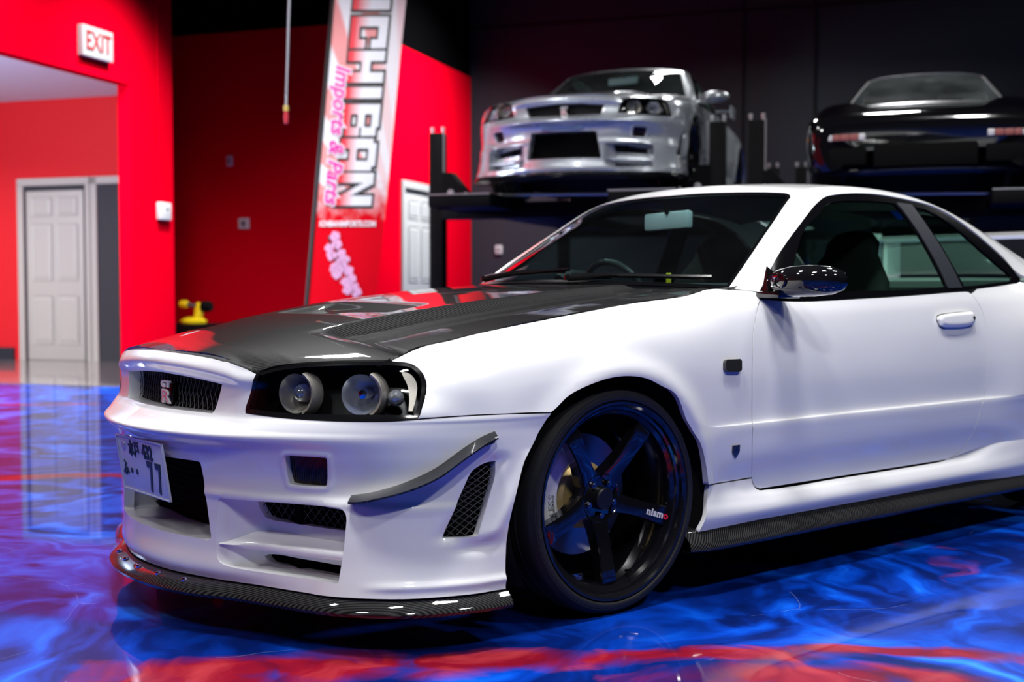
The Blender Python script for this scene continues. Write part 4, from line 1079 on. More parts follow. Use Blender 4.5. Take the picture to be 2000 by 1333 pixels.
    for d, rx, rz, dx, dz in st:
        ring = []
        for k in range(28):
            a = 2 * math.pi * k / 28; c, s_ = math.cos(a), math.sin(a)
            c = math.copysign(abs(c) ** .8, c); s_ = math.copysign(abs(s_) ** .8, s_)
            ring.append((-.775 + dx + 1.15 * rx * c * (1.1 if c > 0 else .6), .80 + d * 1.1, .948 + dz + 1.2 * rz * s_))
        ring.append(ring[0]); L.append(ring)
    L.append([L[-1][0]] * 29)
    mirr = MB().sweep(L).build('wing_mirror', pm['mirror_black'], root, sharp=60)
    MB().box((-.83, .765, .895), (-.71, .86, .918), bev=.008).add([(-.73, .772, .905), (-.80, .778, .905), (-.80, .80, .96), (-.735, .79, 1.0), (-.73, .80, .905), (-.80, .81, .905), (-.80, .83, .96)], [(0, 1, 2, 3), (4, 5, 6), (0, 3, 4), (1, 5, 6, 2), (3, 2, 6, 4), (0, 4, 5, 1)]).build('mirror_mount', pm['mirror_black'], mirr, sharp=40)
    tor = [(-.775 + .062 * math.cos(a), .845 + .028 * math.sin(a) , .952 + .030 * math.sin(a)) for a in np.linspace(0, 2 * math.pi, 24)]
    MB().tube([(-.70 + .002 * math.cos(a), .862 + .032 * math.cos(a), .950 + .026 * math.sin(a)) for a in np.linspace(0, 2 * math.pi, 25)], .0035, 6).build('mirror_groove', pm['mirror_black'], mirr)
    # ---- badge in the grille
    gz = BUMP.ev(0, float(np.mean(gr[:, 1])))[0]
    mount = MB().box((gz[0] - .05, -.035, gz[2] - .028), (gz[0] - .012, .035, gz[2] + .028), bev=.006).build('badge_mount', pm['trim'], root)
    Mb = frame((gz[0] - .010, .0, gz[2]), (0, 1, 0), (0, 0, 1))
    text_obj('grille_badge', 'GT', .018, Mb @ Matrix.Translation((0, .022, 0)) @ Matrix.Diagonal((1.75, 1, 1, 1)), pm['badge'], mount, depth=.006, bold=.0012, align='CENTER')
    text_obj('grille_badge', 'R', .036, Mb @ Matrix.Translation((0, -.014, 0)) @ Matrix.Diagonal((1.7, 1, 1, 1)), pm['badge'], mount, depth=.006, bold=.0022, align='CENTER')
    text_obj('grille_badge', 'R', .034, Mb @ Matrix.Translation((0, -.014, .0032)) @ Matrix.Diagonal((1.7, 1, 1, 1)), pm['letter_red'], mount, depth=.001, bold=-.0012, align='CENTER')
    # ---- shield emblem behind the front wheel
    q = SIDE.solve((1436, 881)); ep = SIDE.ev(*q)[0]; en = SIDE.nrm(*q)[0]
    Me = frame(ep + en * .001, np.cross((0, 0, 1), en) * 1.0, (0, 0, 1), en)
    sh = MB().prism([(-.016, .018), (.016, .018), (.016, -.004), (0, -.022), (-.016, -.004)], 0, .004, Me).build('shield_emblem', pm['smoked_gloss'], root, smooth=False)
    text_obj('emblem_lettering', 'GT', .009, Me @ Matrix.Translation((0, .004, .0045)), pm['nut'], sh, depth=.001, align='CENTER')
    if street:
        # ---- canard on the bumper corner
        for sgn in (1, -1):
            top_ = BUMP.trace([(687, 970), (732, 963), (806, 939), (878, 898), (966, 845)], sub=8)
            A = BUMP.ev(top_[:, 0], top_[:, 1]); N = BUMP.nrm(top_[:, 0], top_[:, 1])
            if sgn < 0: A = A * [1, -1, 1]; N = N * [1, -1, 1]
            n = len(A); t = np.linspace(0, 1, n)
            wd = (.016 + .05 * np.sin(np.pi * np.clip(t * .92 + .06, 0, 1)) ** .7)[:, None]
            upv = np.array([0, 0, 1.0]); fl_ = N * [1, 1, .0]; fl_ /= np.linalg.norm(fl_, axis=1, keepdims=True)
            out = A + fl_ * wd - upv * .010
            ft = .026
            can = MB().sweep([A - upv * ft + N * .003, A - upv * .006 + N * .004, out - upv * .005, out - upv * .002, out, A + upv * .002 + N * .004, A + upv * .003])
            co = can.build('canard', pm['carbon_fine'], root, sharp=50)
            for k in (1, n // 2 + 3, n - 3):
                c_ = A[k] - upv * .016 + N[k] * .004
                MB().lathe([(0, .003), (.0045, .003), (.006, 0)], 12, frame(c_, np.cross(N[k], upv), upv, N[k])).build('canard_screw', pm['chrome'], co)
        # ---- number plate
        c4 = [on_plane(p, (1.035, 0, .42), (1, 0, 0)) for p in ((226, 843), (322, 868), (341, 986), (243, 953))]
        tl = np.array([1.046, -.165, .503]); bl = np.array([1.020, -.165, .3375])
        ey = (tl - bl) / np.linalg.norm(tl - bl); Mp = frame((tl + bl) / 2 + [0, .165, 0], (0, 1, 0), ey)
        pl_ = MB().box((-.165, -.0825, -.002), (.165, .0825, .002), Mp, .0015).build('number_plate', pm['plate'], root)
        rm = MB()
        for a, b in (((-.165, .078), (.165, .0825)), ((-.165, -.0825), (.165, -.078)), ((-.165, -.0825), (-.161, .0825)), ((.161, -.0825), (.165, .0825))): rm.box((a[0], a[1], .001), (b[0], b[1], .005), Mp, .001)
        rm.build('plate_rim', pm['plate'], pl_)
        def ptxt(txt, x, y, h, sx=1.0, bold=.001):
            V, F = text_geo(txt, h / .7, depth=.003, bold=bold, align='CENTER')
            mesh_obj('plate_lettering', [Mp @ Vector((x + v[0] * sx, y + v[1], v[2] + .003)) for v in V], F, pm['plate_ink'], pl_, smooth=False)
        ptxt('水', -.062, .046, .034, .8); ptxt('戸', -.022, .046, .034, .8); ptxt('432', .052, .045, .040, .85, .0016)
        ptxt('ふ', -.125, -.018, .036, .8)
        for dx in (-.083, -.045): MB().lathe([(0, .004), (.008, .004), (.008, .001)], 12, Mp @ Matrix.Translation((dx, -.02, 0))).build('plate_lettering', pm['plate_ink'], pl_)
        ptxt('7', .055, -.028, .085, .62, .003); ptxt('7', .112, -.028, .085, .62, .003)
        MB().lathe([(0, .005), (.012, .005), (.014, .002)], 16, Mp @ Matrix.Translation((-.118, .052, 0))).build('plate_seal', pm['seal'], pl_)
    if not street: pass
    # ---- cabin inside
    dash = MB().sweep([[(-.52, y, .90), (-.75, y, .945), (-.98, y, .93), (-1.05, y, .88), (-1.02, y, .60), (-.95, y, .35)] for y in np.linspace(-.70, .70, 10)]).build('dashboard', pm['interior'], root, sharp=60)
    MB().box((-.004, -.009, 0), (.004, .009, .035), Matrix.Translation((-.70, .39, .945)), .002).build('yellow_tag', pm['tag'], dash)
    MB().tube([(-.98, -.36, .965), (-.90, -.36, .97), (-.86, -.36, .95)], .035, 10).build('instrument_hood', pm['interior'], dash)
    sw = [(-1.18 + .07 * math.cos(a), -.36 + .185 * math.sin(a), .87 + .165 * math.cos(a)) for a in np.linspace(0, 2 * math.pi, 33)]
    stw = MB().tube(sw, .014, 10, cap=False).build('steering_wheel', pm['interior_gloss'], root)
    MB().box((-1.19, -.52, .855), (-1.17, -.20, .885)).box((-1.19, -.375, .72), (-1.17, -.345, .87)).build('steering_spokes', pm['interior_gloss'], stw)
    def seat(yc):
        rails = []
        for z, w, x, th in ((.62, .25, -1.62, .10), (.72, .25, -1.66, .11), (.85, .235, -1.70, .11), (.95, .21, -1.74, .10), (1.02, .155, -1.77, .09), (1.06, .125, -1.785, .085), (1.11, .12, -1.80, .08), (1.145, .085, -1.81, .065), (1.158, .03, -1.815, .03)):
            rails.append([(x + th * .5 * math.cos(a), yc + w * math.copysign(abs(math.sin(a)) ** .75, math.sin(a)), z) for a in np.linspace(0, 2 * math.pi, 25)])
        s_ = MB().sweep(rails).build('seat', pm['seat'], root, sharp=60)
        MB().box((-1.72, yc - .25, .36), (-1.15, yc + .25, .58), bev=.06).build('seat_cushion', pm['seat'], s_)
    seat(.36); seat(-.36)
    rs = MB().sweep([[(-2.30, y, .45), (-2.38, y, .75), (-2.45, y, .93), (-2.75, y, .96)] for y in np.linspace(-.62, .62, 8)]).build('rear_seat', pm['interior'], root, sharp=60)
    MB().box((-2.40, -.03, .05), (-2.38, .03, .06)).build('tow_eye', pm['black'], root)
    # rear-view mirror
    mp = on_plane((1296, 431), (-1.06, 0, 0), (1, 0, 0))
    rv = MB().box((-.016, -.155, -.034), (.016, .155, .034), Matrix.Translation((-1.10, mp[1] - .015, 1.190)) @ Matrix.Rotation(math.radians(-14), 4, 'Z'), bev=.012).build('rear_view_mirror', pm['mirror_grey'], root)
    MB().tube([(-1.08, mp[1], 1.215), (-1.07, mp[1], 1.262)], .009, 8).build('mirror_stalk', pm['trim'], rv)
    # headlining and pillars inside
    def inn(u, v): return cab_fn(u, v) - CAB.nrm(u, v) * .03
    IN = Surf(inn, 0, 11, -4, 4, n=16); IN.du = .25; IN.dv = .25; IN.sgn = CAB.sgn
    panel('headlining', IN, joinuv(uvline((3.2, -2.2), (3.2, 2.2), 8), uvline((3.6, 2.7), (7.4, 2.7), 12), uvline((7.4, 2.5), (7.4, -2.5), 8), uvline((7.4, -2.7), (3.6, -2.7), 12)), pm['interior'], root, rim=0)
    return P

# ------------------------------------------------------------------ car materials
paint_white = mat('pearl_white_paint', (.80, .80, .81), .32, 0, 1.0, .5, coat_rough=.02)
PM = dict(paint=paint_white, hood=carbon('carbon_weave', .0022, (0, 1), .026), carbon_lip=carbon('carbon_lip_weave', .0022, (0, 1), .035), carbon_skirt=carbon('carbon_skirt_weave', .0022, (0, 2)),
    rim=mat('gloss_black_wheel', (.006, .006, .008), .12, 0, 1.0), cap=mat('satin_black_cap', (.01, .01, .012), .4),
    rubber=mat('tire_rubber', (.012, .012, .013), .55, bump=(90, .25)), rubber_lit=mat('raised_rubber', (.03, .03, .03), .5),
    nut=mat('dark_steel_nut', (.25, .25, .27), .25, 1.0), disc=mat('brake_disc_steel', (.35, .35, .37), .3, 1.0),
    gold=mat('gold_anodised', (.80, .58, .24), .4, .4), caliper=mat('grey_caliper', (.75, .76, .80), .45, .1),
    letter_grey=mat('caliper_letter', (.35, .36, .4), .4), letter_white=mat('white_letter', (.85, .85, .87), .4), letter_red=mat('red_letter', (.75, .01, .04), .4),
    black=mat('matt_black', (.003, .003, .003), .8, spec=.08), fin=mat('cooler_fin', (.03, .03, .033), .45, .5), mesh=mat('black_wire', (.06, .06, .065), .4, .5),
    smoked_lens=mat('smoked_orange_lens', (.012, .006, .006), .2, 0, .1), rib=mat('lens_rib', (.025, .018, .016), .3), smoked_gloss=mat('smoked_clear_lens', (.02, .02, .022), .1, 0, 1.0),
    chrome=mat('chrome', (.82, .82, .84), .08, 1.0), champagne=mat('champagne_metal', (.42, .39, .34), .4, .6), lamp_black=mat('lamp_black', (.008, .008, .009), .3),
    clear_lens=mat('projector_glass', (.35, .38, .42), .03, .6, 1.0), facet=mat('faceted_clear', (.5, .52, .55), .12, .7),
    lens=glass('headlight_clear', (.93, .94, .95), 1.45), glass_front=glass('windshield_glass', (.55, .72, .72), 1.5, haze=.002), glass_side=glass('side_glass', (.45, .66, .58), 1.5), glass_quarter=glass('quarter_glass', (.30, .44, .40), 1.5),
    tag=mat('yellow_card', (.75, .65, .02), .6), trim=mat('black_trim', (.003, .003, .004), .16, spec=.2), badge=mat('badge_silver', (.75, .75, .78), .35, .2), bowl=mat('satin_bowl', (.46, .44, .39), .3, .7), bowl_chrome=mat('bright_bowl', (.66, .68, .72), .22, .8), trim_satin=mat('satin_pillar', (.022, .024, .032), .45), trim_gloss=mat('gloss_trim', (.006, .006, .007), .12, 0, .6),
    liner=mat('arch_liner', (.01, .01, .012), .8), mirror_black=mat('gloss_black_mirror', (.005, .005, .006), .05, 0, 1.0),
    interior=mat('black_cabin_plastic', (.012, .012, .013), .6), interior_gloss=mat('cabin_leather', (.02, .02, .021), .4), seat=mat('dark_seat_cloth', (.015, .015, .016), .85),
    carbon_fine=carbon('carbon_canard_weave', .0016, (0, 1), .02), plate=mat('plate_white', (.62, .68, .74), .35, 0, .3), plate_ink=mat('plate_green', (.004, .035, .03), .35), seal=mat('plate_seal_silver', (.6, .6, .65), .3, .5),
    mirror_grey=mat('mirror_back_grey', (.60, .66, .66), .5))
white_car = empty('sports_coupe')
tag(white_car, 'white sports coupe with a black carbon hood parked in the foreground', 'car')
build_coupe(white_car, PM)
build_wheel(white_car, 'front_wheel', (0, .868, WR), 1, PM)
build_wheel(white_car, 'front_wheel', (0, -.868, WR), -1, PM, False)
build_wheel(white_car, 'rear_wheel', (WB, .868, WR), 1, PM, False)
build_wheel(white_car, 'rear_wheel', (WB, -.868, WR), -1, PM, False)

# ------------------------------------------------------------------ the hall: its own axes (p to the right, q away from the camera)
_th = math.radians(18.2)
EB = CAM_R * math.cos(_th) - _f * math.sin(_th)
EA = CAM_R * math.sin(_th) + _f * math.cos(_th)
ROOM = frame((CAM_C[0], CAM_C[1], 0), EB, EA, (0, 0, 1))
def RP(p, q, z): return ROOM @ Vector((p, q, z))
def rp_at(px, p=None, q=None, z=None):
    """room coordinates of a pixel on a plane p, q or z = const"""
    r = ray(px); d = np.array([r @ EB, r @ EA, r[2]]); o = np.array([0, 0, CAM_C[2]])
    k = (p - o[0]) / d[0] if p is not None else (q - o[1]) / d[1] if q is not None else (z - o[2]) / d[2]
    return o + d * k
def rbox(mb, lo, hi, bev=0): return mb.box(lo, hi, ROOM, bev)
def struct(o): o['kind'] = 'structure'; return o

red = mat('red_wall_paint', (.60, .0002, .011), .8, spec=.0, bump=(220, .05))
red_hall = mat('red_hall_paint', (.60, .012, .018), .6, spec=.3, bump=(220, .05))
dark_red = red
black_wall = mat('black_wall_paint', (.012, .018, .027), .6, bump=(60, .08))
black_ceil = mat('black_ceiling_paint', (.006, .006, .007), .9)
offwhite = mat('off_white_door_paint', (.40, .385, .35), .45)
white_door = mat('white_door_paint', (.33, .34, .35), .5)
white_plastic = mat('white_plastic', (.55, .55, .56), .5)
hall_ceiling = mat('hall_ceiling_paint', (.55, .61, .72), .8)

# floor: poured metallic epoxy, blue with red veins
fl = bpy.data.materials.new('poured_epoxy_floor'); fl.use_nodes = True
nt = fl.node_tree; B = nt.nodes['Principled BSDF']; N_ = nt.nodes.new; LK = nt.links.new
tc = N_('ShaderNodeTexCoord')
mp = N_('ShaderNodeMapping'); LK(tc.outputs['Object'], mp.inputs[0]); mp.inputs['Scale'].default_value = (1, 1, 1)
wz = N_('ShaderNodeTexNoise'); wz.inputs['Scale'].default_value = 1.1; wz.inputs['Detail'].default_value = 3; LK(mp.outputs[0], wz.inputs['Vector'])
sub = N_('ShaderNodeVectorMath'); sub.operation = 'SUBTRACT'; sub.inputs[1].default_value = (.5, .5, .5); LK(wz.outputs['Color'], sub.inputs[0])
scl = N_('ShaderNodeVectorMath'); scl.operation = 'SCALE'; scl.inputs['Scale'].default_value = 1.1; LK(sub.outputs[0], scl.inputs[0])
add = N_('ShaderNodeVectorMath'); add.operation = 'ADD'; LK(mp.outputs[0], add.inputs[0]); LK(scl.outputs[0], add.inputs[1])
n1 = N_('ShaderNodeTexNoise'); n1.inputs['Scale'].default_value = 1.9; n1.inputs['Detail'].default_value = 7; n1.inputs['Distortion'].default_value = 1.6; LK(add.outputs[0], n1.inputs['Vector'])
rb = N_('ShaderNodeValToRGB'); LK(n1.outputs['Fac'], rb.inputs[0])
cr_ = rb.color_ramp; cr_.elements[0].position = .28; cr_.elements[0].color = (.001, .006, .05, 1)
cr_.elements[1].position = .78; cr_.elements[1].color = (.02, .22, .85, 1)
for pos, c in ((.42, (.001, .012, .13, 1)), (.55, (.001, .040, .38, 1)), (.66, (.003, .10, .66, 1))):
    e = cr_.elements.new(pos); e.color = c
# red pools: elongated pours, edges broken by the same swirl
def pool(cx, cy, rx, ry, ang):
    m_ = N_('ShaderNodeMapping'); m_.vector_type = 'TEXTURE'; m_.inputs['Location'].default_value = (cx, cy, 0); m_.inputs['Rotation'].default_value = (0, 0, ang); m_.inputs['Scale'].default_value = (rx, ry, 1)
    LK(add2.outputs[0], m_.inputs[0]); l = N_('ShaderNodeVectorMath'); l.operation = 'LENGTH'
    mm = N_('ShaderNodeVectorMath'); mm.operation = 'MULTIPLY'; mm.inputs[1].default_value = (1, 1, 0); LK(m_.outputs[0], mm.inputs[0]); LK(mm.outputs[0], l.inputs[0])
    return math_node(nt, 'SUBTRACT', 1.0, l.outputs['Value'])
scl2 = N_('ShaderNodeVectorMath'); scl2.operation = 'SCALE'; scl2.inputs['Scale'].default_value = .55; LK(sub.outputs[0], scl2.inputs[0])
add2 = N_('ShaderNodeVectorMath'); add2.operation = 'ADD'; LK(mp.outputs[0], add2.inputs[0]); LK(scl2.outputs[0], add2.inputs[1])
POOLS = [((500, 1310), 0.55, .10), ((900, 1290), .5, .10), ((1350, 1290), .55, .09), ((1800, 1275), .5, .07), ((60, 930), 1.0, .12), ((0, 790), 1.2, .12), ((330, 1330), .4, .1), ((1650, 1330), .6, .1)]
acc = None
_ang = math.atan2(CAM_R[1], CAM_R[0])
for px, rx, ry in POOLS:
    q = on_floor(px); o_ = pool(q[0], q[1], rx, ry, _ang)
    acc = o_ if acc is None else math_node(nt, 'MAXIMUM', acc, o_)
n3 = N_('ShaderNodeTexNoise'); n3.inputs['Scale'].default_value = 3.2; n3.inputs['Detail'].default_value = 6; n3.inputs['Distortion'].default_value = 1.2; LK(add.outputs[0], n3.inputs['Vector'])
far = N_('ShaderNodeTexNoise'); far.inputs['Scale'].default_value = .55; far.inputs['Detail'].default_value = 2; LK(add.outputs[0], far.inputs['Vector'])
fv = math_node(nt, 'MULTIPLY', math_node(nt, 'SUBTRACT', far.outputs['Fac'], .66), 3.0)
acc = math_node(nt, 'MAXIMUM', acc, fv)
acc = math_node(nt, 'ADD', acc, math_node(nt, 'MULTIPLY', math_node(nt, 'SUBTRACT', n3.outputs['Fac'], .55), 1.6))
rr = N_('ShaderNodeMapRange'); rr.inputs['From Min'].default_value = .0; rr.inputs['From Max'].default_value = .55; LK(acc, rr.inputs['Value'])
redc = N_('ShaderNodeValToRGB'); LK(n3.outputs['Fac'], redc.inputs[0])
redc.color_ramp.elements[0].color = (.09, .003, .02, 1); redc.color_ramp.elements[1].color = (.48, .05, .06, 1); redc.color_ramp.elements[0].position = .35; redc.color_ramp.elements[1].position = .8
e = redc.color_ramp.elements.new(.55); e.color = (.22, .005, .018, 1)
mx = N_('ShaderNodeMix'); mx.data_type = 'RGBA'; LK(rr.outputs[0], mx.inputs[0]); LK(rb.outputs[0], mx.inputs[6]); LK(redc.outputs[0], mx.inputs[7])
# fine scratches and scuffs
sc_ = N_('ShaderNodeTexVoronoi'); sc_.feature = 'DISTANCE_TO_EDGE'; sc_.inputs['Scale'].default_value = 1.3
scn = N_('ShaderNodeVectorMath'); scn.operation = 'ADD'; LK(mp.outputs[0], scn.inputs[0]); LK(scl2.outputs[0], scn.inputs[1]); LK(scn.outputs[0], sc_.inputs['Vector'])
sm2 = math_node(nt, 'LESS_THAN', sc_.outputs['Distance'], .0012)
nm = N_('ShaderNodeTexNoise'); nm.inputs['Scale'].default_value = 2.3; LK(tc.outputs['Object'], nm.inputs['Vector'])
sm3 = math_node(nt, 'MULTIPLY', sm2, math_node(nt, 'MULTIPLY', math_node(nt, 'GREATER_THAN', nm.outputs['Fac'], .56), .18))
mx2 = N_('ShaderNodeMix'); mx2.data_type = 'RGBA'; LK(sm3, mx2.inputs[0]); LK(mx.outputs[2], mx2.inputs[6]); mx2.inputs[7].default_value = (.5, .55, .7, 1)
LK(mx2.outputs[2], B.inputs['Base Color'])
B.inputs['Specular IOR Level'].default_value = .02; B.inputs['Roughness'].default_value = .4; B.inputs['Metallic'].default_value = .0; B.inputs['Coat Weight'].default_value = .55; B.inputs['Coat Roughness'].default_value = .035
MATS['floor'] = fl

struct(MB().box((-14, -6, -.12), (9, 19, 0), ROOM).build('floor', fl, None, smooth=False)); bpy.data.objects['floor'].data.transform(Matrix.Identity(4))
hall_fl = mat('grey_hall_floor', (.16, .15, .145), .18, 0, .7, bump=(12, .05))
fh = struct(MB().box((-14, 9.72, .0), (-7.1, 13.0, .006), ROOM).build('floor_hall', hall_fl, None, smooth=False))

HW = 6.6
# left wall with the wide opening
w = MB()
rbox(w, (-7.14, -6, 0), (-7.0, 4.2, HW)); rbox(w, (-7.14, 4.2, 2.825), (-7.0, 9.87, HW)); rbox(w, (-7.14, 9.87, 0), (-7.0, 10.56, HW))
struct(w.build('wall_left', red, None, smooth=False))
w = MB(); rbox(w, (-14, 13.0, 0), (-9.05, 13.12, 3.36)); struct(w.build('wall_hall', red_hall, None, smooth=False))
w = MB(); rbox(w, (-9.05, 13.0, 0), (-6.15, 13.12, 3.97)); struct(w.build('wall_bay', red, None, smooth=False))
w = MB().prism([(-7.14, 10.44), (-7.02, 10.55), (-8.98, 13.0), (-9.12, 13.0)], 0, HW, ROOM); struct(w.build('wall_light_stop', red, None, smooth=False))  # unseen slanted partition, added to keep hall light out of the bay
w = MB(); rbox(w, (-14.1, 4, 0), (-14, 13, 3.32)); struct(w.build('wall_hall_end', red_hall, None, smooth=False))
w = MB(); rbox(w, (-14, 4.1, 0), (-7.14, 4.2, 3.32)); struct(w.build('wall_hall_near', red_hall, None, smooth=False))
w = MB().prism([(-14, 4.2), (-7.14, 4.2), (-7.14, 10.44), (-9.1, 13.0), (-14, 13.0)], 3.30, 3.36, ROOM); struct(w.build('ceiling_hall', hall_ceiling, None, smooth=False))
w = MB(); rbox(w, (-6.27, 13.0, 0), (-6.15, 16.8, 3.96)); struct(w.build('wall_right_bay', red, None, smooth=False))
w = MB(); rbox(w, (-6.4, 16.8, 0), (9, 16.95, HW)); struct(w.build('wall_back', black_wall, None, smooth=False))
w = MB(); rbox(w, (-14, 13.13, 3.97), (-6.15, 13.25, HW)); rbox(w, (-6.28, 13.1, 3.96), (-6.16, 16.8, HW)); struct(w.build('wall_upper', mat('flat_black_upper_paint', (.0015, .0015, .002), .95, spec=.02), None, smooth=False))
w = MB(); rbox(w, (9, -6, 0), (9.12, 16.9, HW)); struct(w.build('wall_right', black_wall, None, smooth=False))
w = MB(); rbox(w, (-14, -6.12, 0), (9, -6, HW)); struct(w.build('wall_front', black_wall, None, smooth=False))
w = MB(); rbox(w, (-14, -6, HW), (9, 17, HW + .1)); struct(w.build('ceiling', black_ceil, None, smooth=False))
# joints of the black wall cladding
for k, px in enumerate((1452, 1592)):
    q = rp_at((px, 200), q=16.8); w = MB(); rbox(w, (q[0] - .02, 16.785, 0), (q[0] + .02, 16.80, HW)); struct(w.build('trim_%d' % (k + 1), black_ceil, None, smooth=False))
w = MB(); rbox(w, (-6.15, 16.78, 4.62), (9, 16.80, 4.66)); struct(w.build('trim_3', black_ceil, None, smooth=False))
w = MB(); rbox(w, (-14, 12.97, 0), (-11.0, 13.0, .16)); struct(w.build('baseboard_hall', black_wall, None, smooth=False))
w = MB(); rbox(w, (-6.15, 13.0, 0), (-6.13, 16.8, .14)); struct(w.build('baseboard_right', black_wall, None, smooth=False))

def panel_door(name, M, w_, h_, mt, cas, gap_mt, casing=True):
    """six-panel door in its frame; local x along the wall, y towards the room, z up"""
    root = empty(name); struct(root)
    if casing:
        c = MB(); t = .09
        c.box((-w_ / 2 - .04 - t, 0, 0), (-w_ / 2 - .04, .03, h_ + .06), M); c.box((w_ / 2 + .04, 0, 0), (w_ / 2 + .04 + t, .03, h_ + .06), M); c.box((-w_ / 2 - .04 - t, 0, h_ + .05), (w_ / 2 + .04 + t, .03, h_ + .05 + t), M)
        c.build('door_casing', cas, root, smooth=False)
    MB().box((-w_ / 2 - .04, -.005, 0), (w_ / 2 + .04, .004, h_ + .05), M).build('door_reveal', gap_mt, root, smooth=False)
    MB().box((-w_ / 2, 0, .01), (w_ / 2, .014, h_ - .02), M, .003).build('door_leaf', mt, root)
    cols = ((-w_ * .40, -w_ * .05), (w_ * .05, w_ * .40)); rows_ = ((.10, .38), (.47, .80), (.845, .955))
    for a, b in rows_:
        for x0, x1 in cols:
            q = MB(); z0, z1 = a * h_, b * h_; d = .018
            V = [(x0, .0145, z0), (x1, .0145, z0), (x1, .0145, z1), (x0, .0145, z1), (x0 + d, .006, z0 + d), (x1 - d, .006, z0 + d), (x1 - d, .006, z1 - d), (x0 + d, .006, z1 - d), (x0 + 2.4 * d, .0165, z0 + 2.4 * d), (x1 - 2.4 * d, .0165, z0 + 2.4 * d), (x1 - 2.4 * d, .0165, z1 - 2.4 * d), (x0 + 2.4 * d, .0165, z1 - 2.4 * d)]
            F = [(i, (i + 1) % 4, (i + 1) % 4 + 4, i + 4) for i in range(4)] + [(i + 4, (i + 1) % 4 + 4, (i + 1) % 4 + 8, i + 8) for i in range(4)] + [(8, 9, 10, 11)]
            # frame proud of the leaf so the moulding reads
            V = [(x, y + .012, z) for x, y, z in V]; q.add([tuple(M @ Vector(v)) for v in V], F); q.build('door_panel', mt, root, smooth=False)
    return root
dark_gap = mat('door_gap_dark', (.02, .022, .03), .6)
pc = rp_at((110, 705), q=13.0)
panel_door('door_1', ROOM @ Matrix.Translation((pc[0] + .02, 13.0, 0)) @ Matrix.Rotation(math.pi, 4, 'Z'), .86, 2.17, offwhite, offwhite, dark_gap)
# doorway beside it: a flat dark sheet paints the unlit room
p2 = rp_at((181, 700), q=13.0)[0]
d2 = empty('door_2'); struct(d2)
c = MB(); rbox(c, (p2, 12.97, 0), (p2 + .11, 13.0, 2.30)); rbox(c, (p2, 12.97, 2.22), (p2 + 1.2, 13.0, 2.31)); c.build('door_casing', offwhite, d2, smooth=False)
c = MB(); rbox(c, (p2 + .11, 12.985, 0), (p2 + 1.2, 12.995, 2.22)); c.build('doorway_shade', mat('doorway_shade_paint', (.022, .023, .03), .7), d2, smooth=False)
# white door in the right bay
q1 = rp_at((781, 356), p=-6.15); q2 = rp_at((846, 370), p=-6.15)
panel_door('door_3', ROOM @ Matrix.Translation((-6.15, q1[1] + .60, 0)) @ Matrix.Rotation(-math.pi / 2, 4, 'Z'), .92, 2.14, white_door, white_door, dark_gap)

# ------------------------------------------------------------------ wall fittings
ps = rp_at((181, 86), p=-7.0)
ex = empty('exit_sign', RP(-6.97, ps[1], ps[2])); tag(ex, 'white exit sign box high on the red wall above the opening', 'sign')
Mx = ROOM @ Matrix.Translation((-7.0, ps[1], ps[2]))
inv = ex.matrix_world.inverted() if False else Matrix.Translation(-Vector(RP(-6.97, ps[1], ps[2])))
def sub_box(lo, hi, bev, name, mt, parent, M): return MB().box(lo, hi, Matrix.Translation(-parent.location) @ M, bev).build(name, mt, parent)
sub_box((.0, -.215, -.135), (.06, .215, .135), .012, 'sign_case', mat('sign_white', (.34, .34, .35), .6, spec=.2), ex, Mx)
V, F = text_geo('EXIT', .18 / .7, depth=.004, align='CENTER', bold=.002)
T = Matrix.Translation(-ex.location) @ Mx @ frame((.0655, .0, 0), (0, 1, 0), (0, 0, 1))
mesh_obj('sign_letters', [T @ Vector((v[0] * .68, v[1] * .92, v[2])) for v in V], F, mat('faded_red_letter', (.30, .03, .03), .6, spec=.1), ex, smooth=False)
# conduit and white sensor box on the column
pb = rp_at((316, 413), p=-7.0)
cd = MB().tube([RP(-6.985, rp_at((307, 400), p=-7.0)[1], pb[2]), RP(-6.985, rp_at((307, 400), p=-7.0)[1], HW)], .010, 8).build('conduit', red, None); tag(cd, 'thin red painted conduit running up the red column', 'conduit')
sb = empty('wall_sensor', RP(-7, pb[1], pb[2])); tag(sb, 'white square sensor box with a dark dot on the red column', 'sensor')
Ms = ROOM @ Matrix.Translation((-7.0, pb[1], pb[2]))
sub_box((0, -.095, -.085), (.05, .095, .085), .012, 'case', white_plastic, sb, Ms)
MB().lathe([(0, .004), (.012, .004), (.014, 0)], 16, Matrix.Translation(-sb.location) @ Ms @ frame((.051, .02, .02), (0, 1, 0), (0, 0, 1))).build('sensor_eye', PM['black'], sb)
def plate(px, w_, h_, label, cat, name, q=13.0, d=.03):
    c_ = rp_at(px, q=q); o = empty(name, RP(c_[0], q, c_[2])); tag(o, label, cat)
    Mq = ROOM @ Matrix.Translation((c_[0], q, c_[2]))
    sub_box((-w_ / 2, -d, -h_ / 2), (w_ / 2, 0, h_ / 2), .006, 'cover', mat('grey_white_plastic', (.55, .55, .56), .5), o, Mq)
    sub_box((-w_ * .2, -d - .006, -h_ * .25), (w_ * .2, -d, h_ * .25), .002, 'switch_face', mat('dark_display', (.12, .12, .13), .4), o, Mq)
plate((450, 315), .075, .125, 'small white cover plate high on the dark red wall', 'cover plate', 'cover_plate')
plate((478, 437), .14, .13, 'small white thermostat on the dark red wall', 'thermostat', 'thermostat')
plate((975, 488), .10, .12, 'white socket on the black wall beside the windshield', 'socket', 'wall_socket', q=16.79)

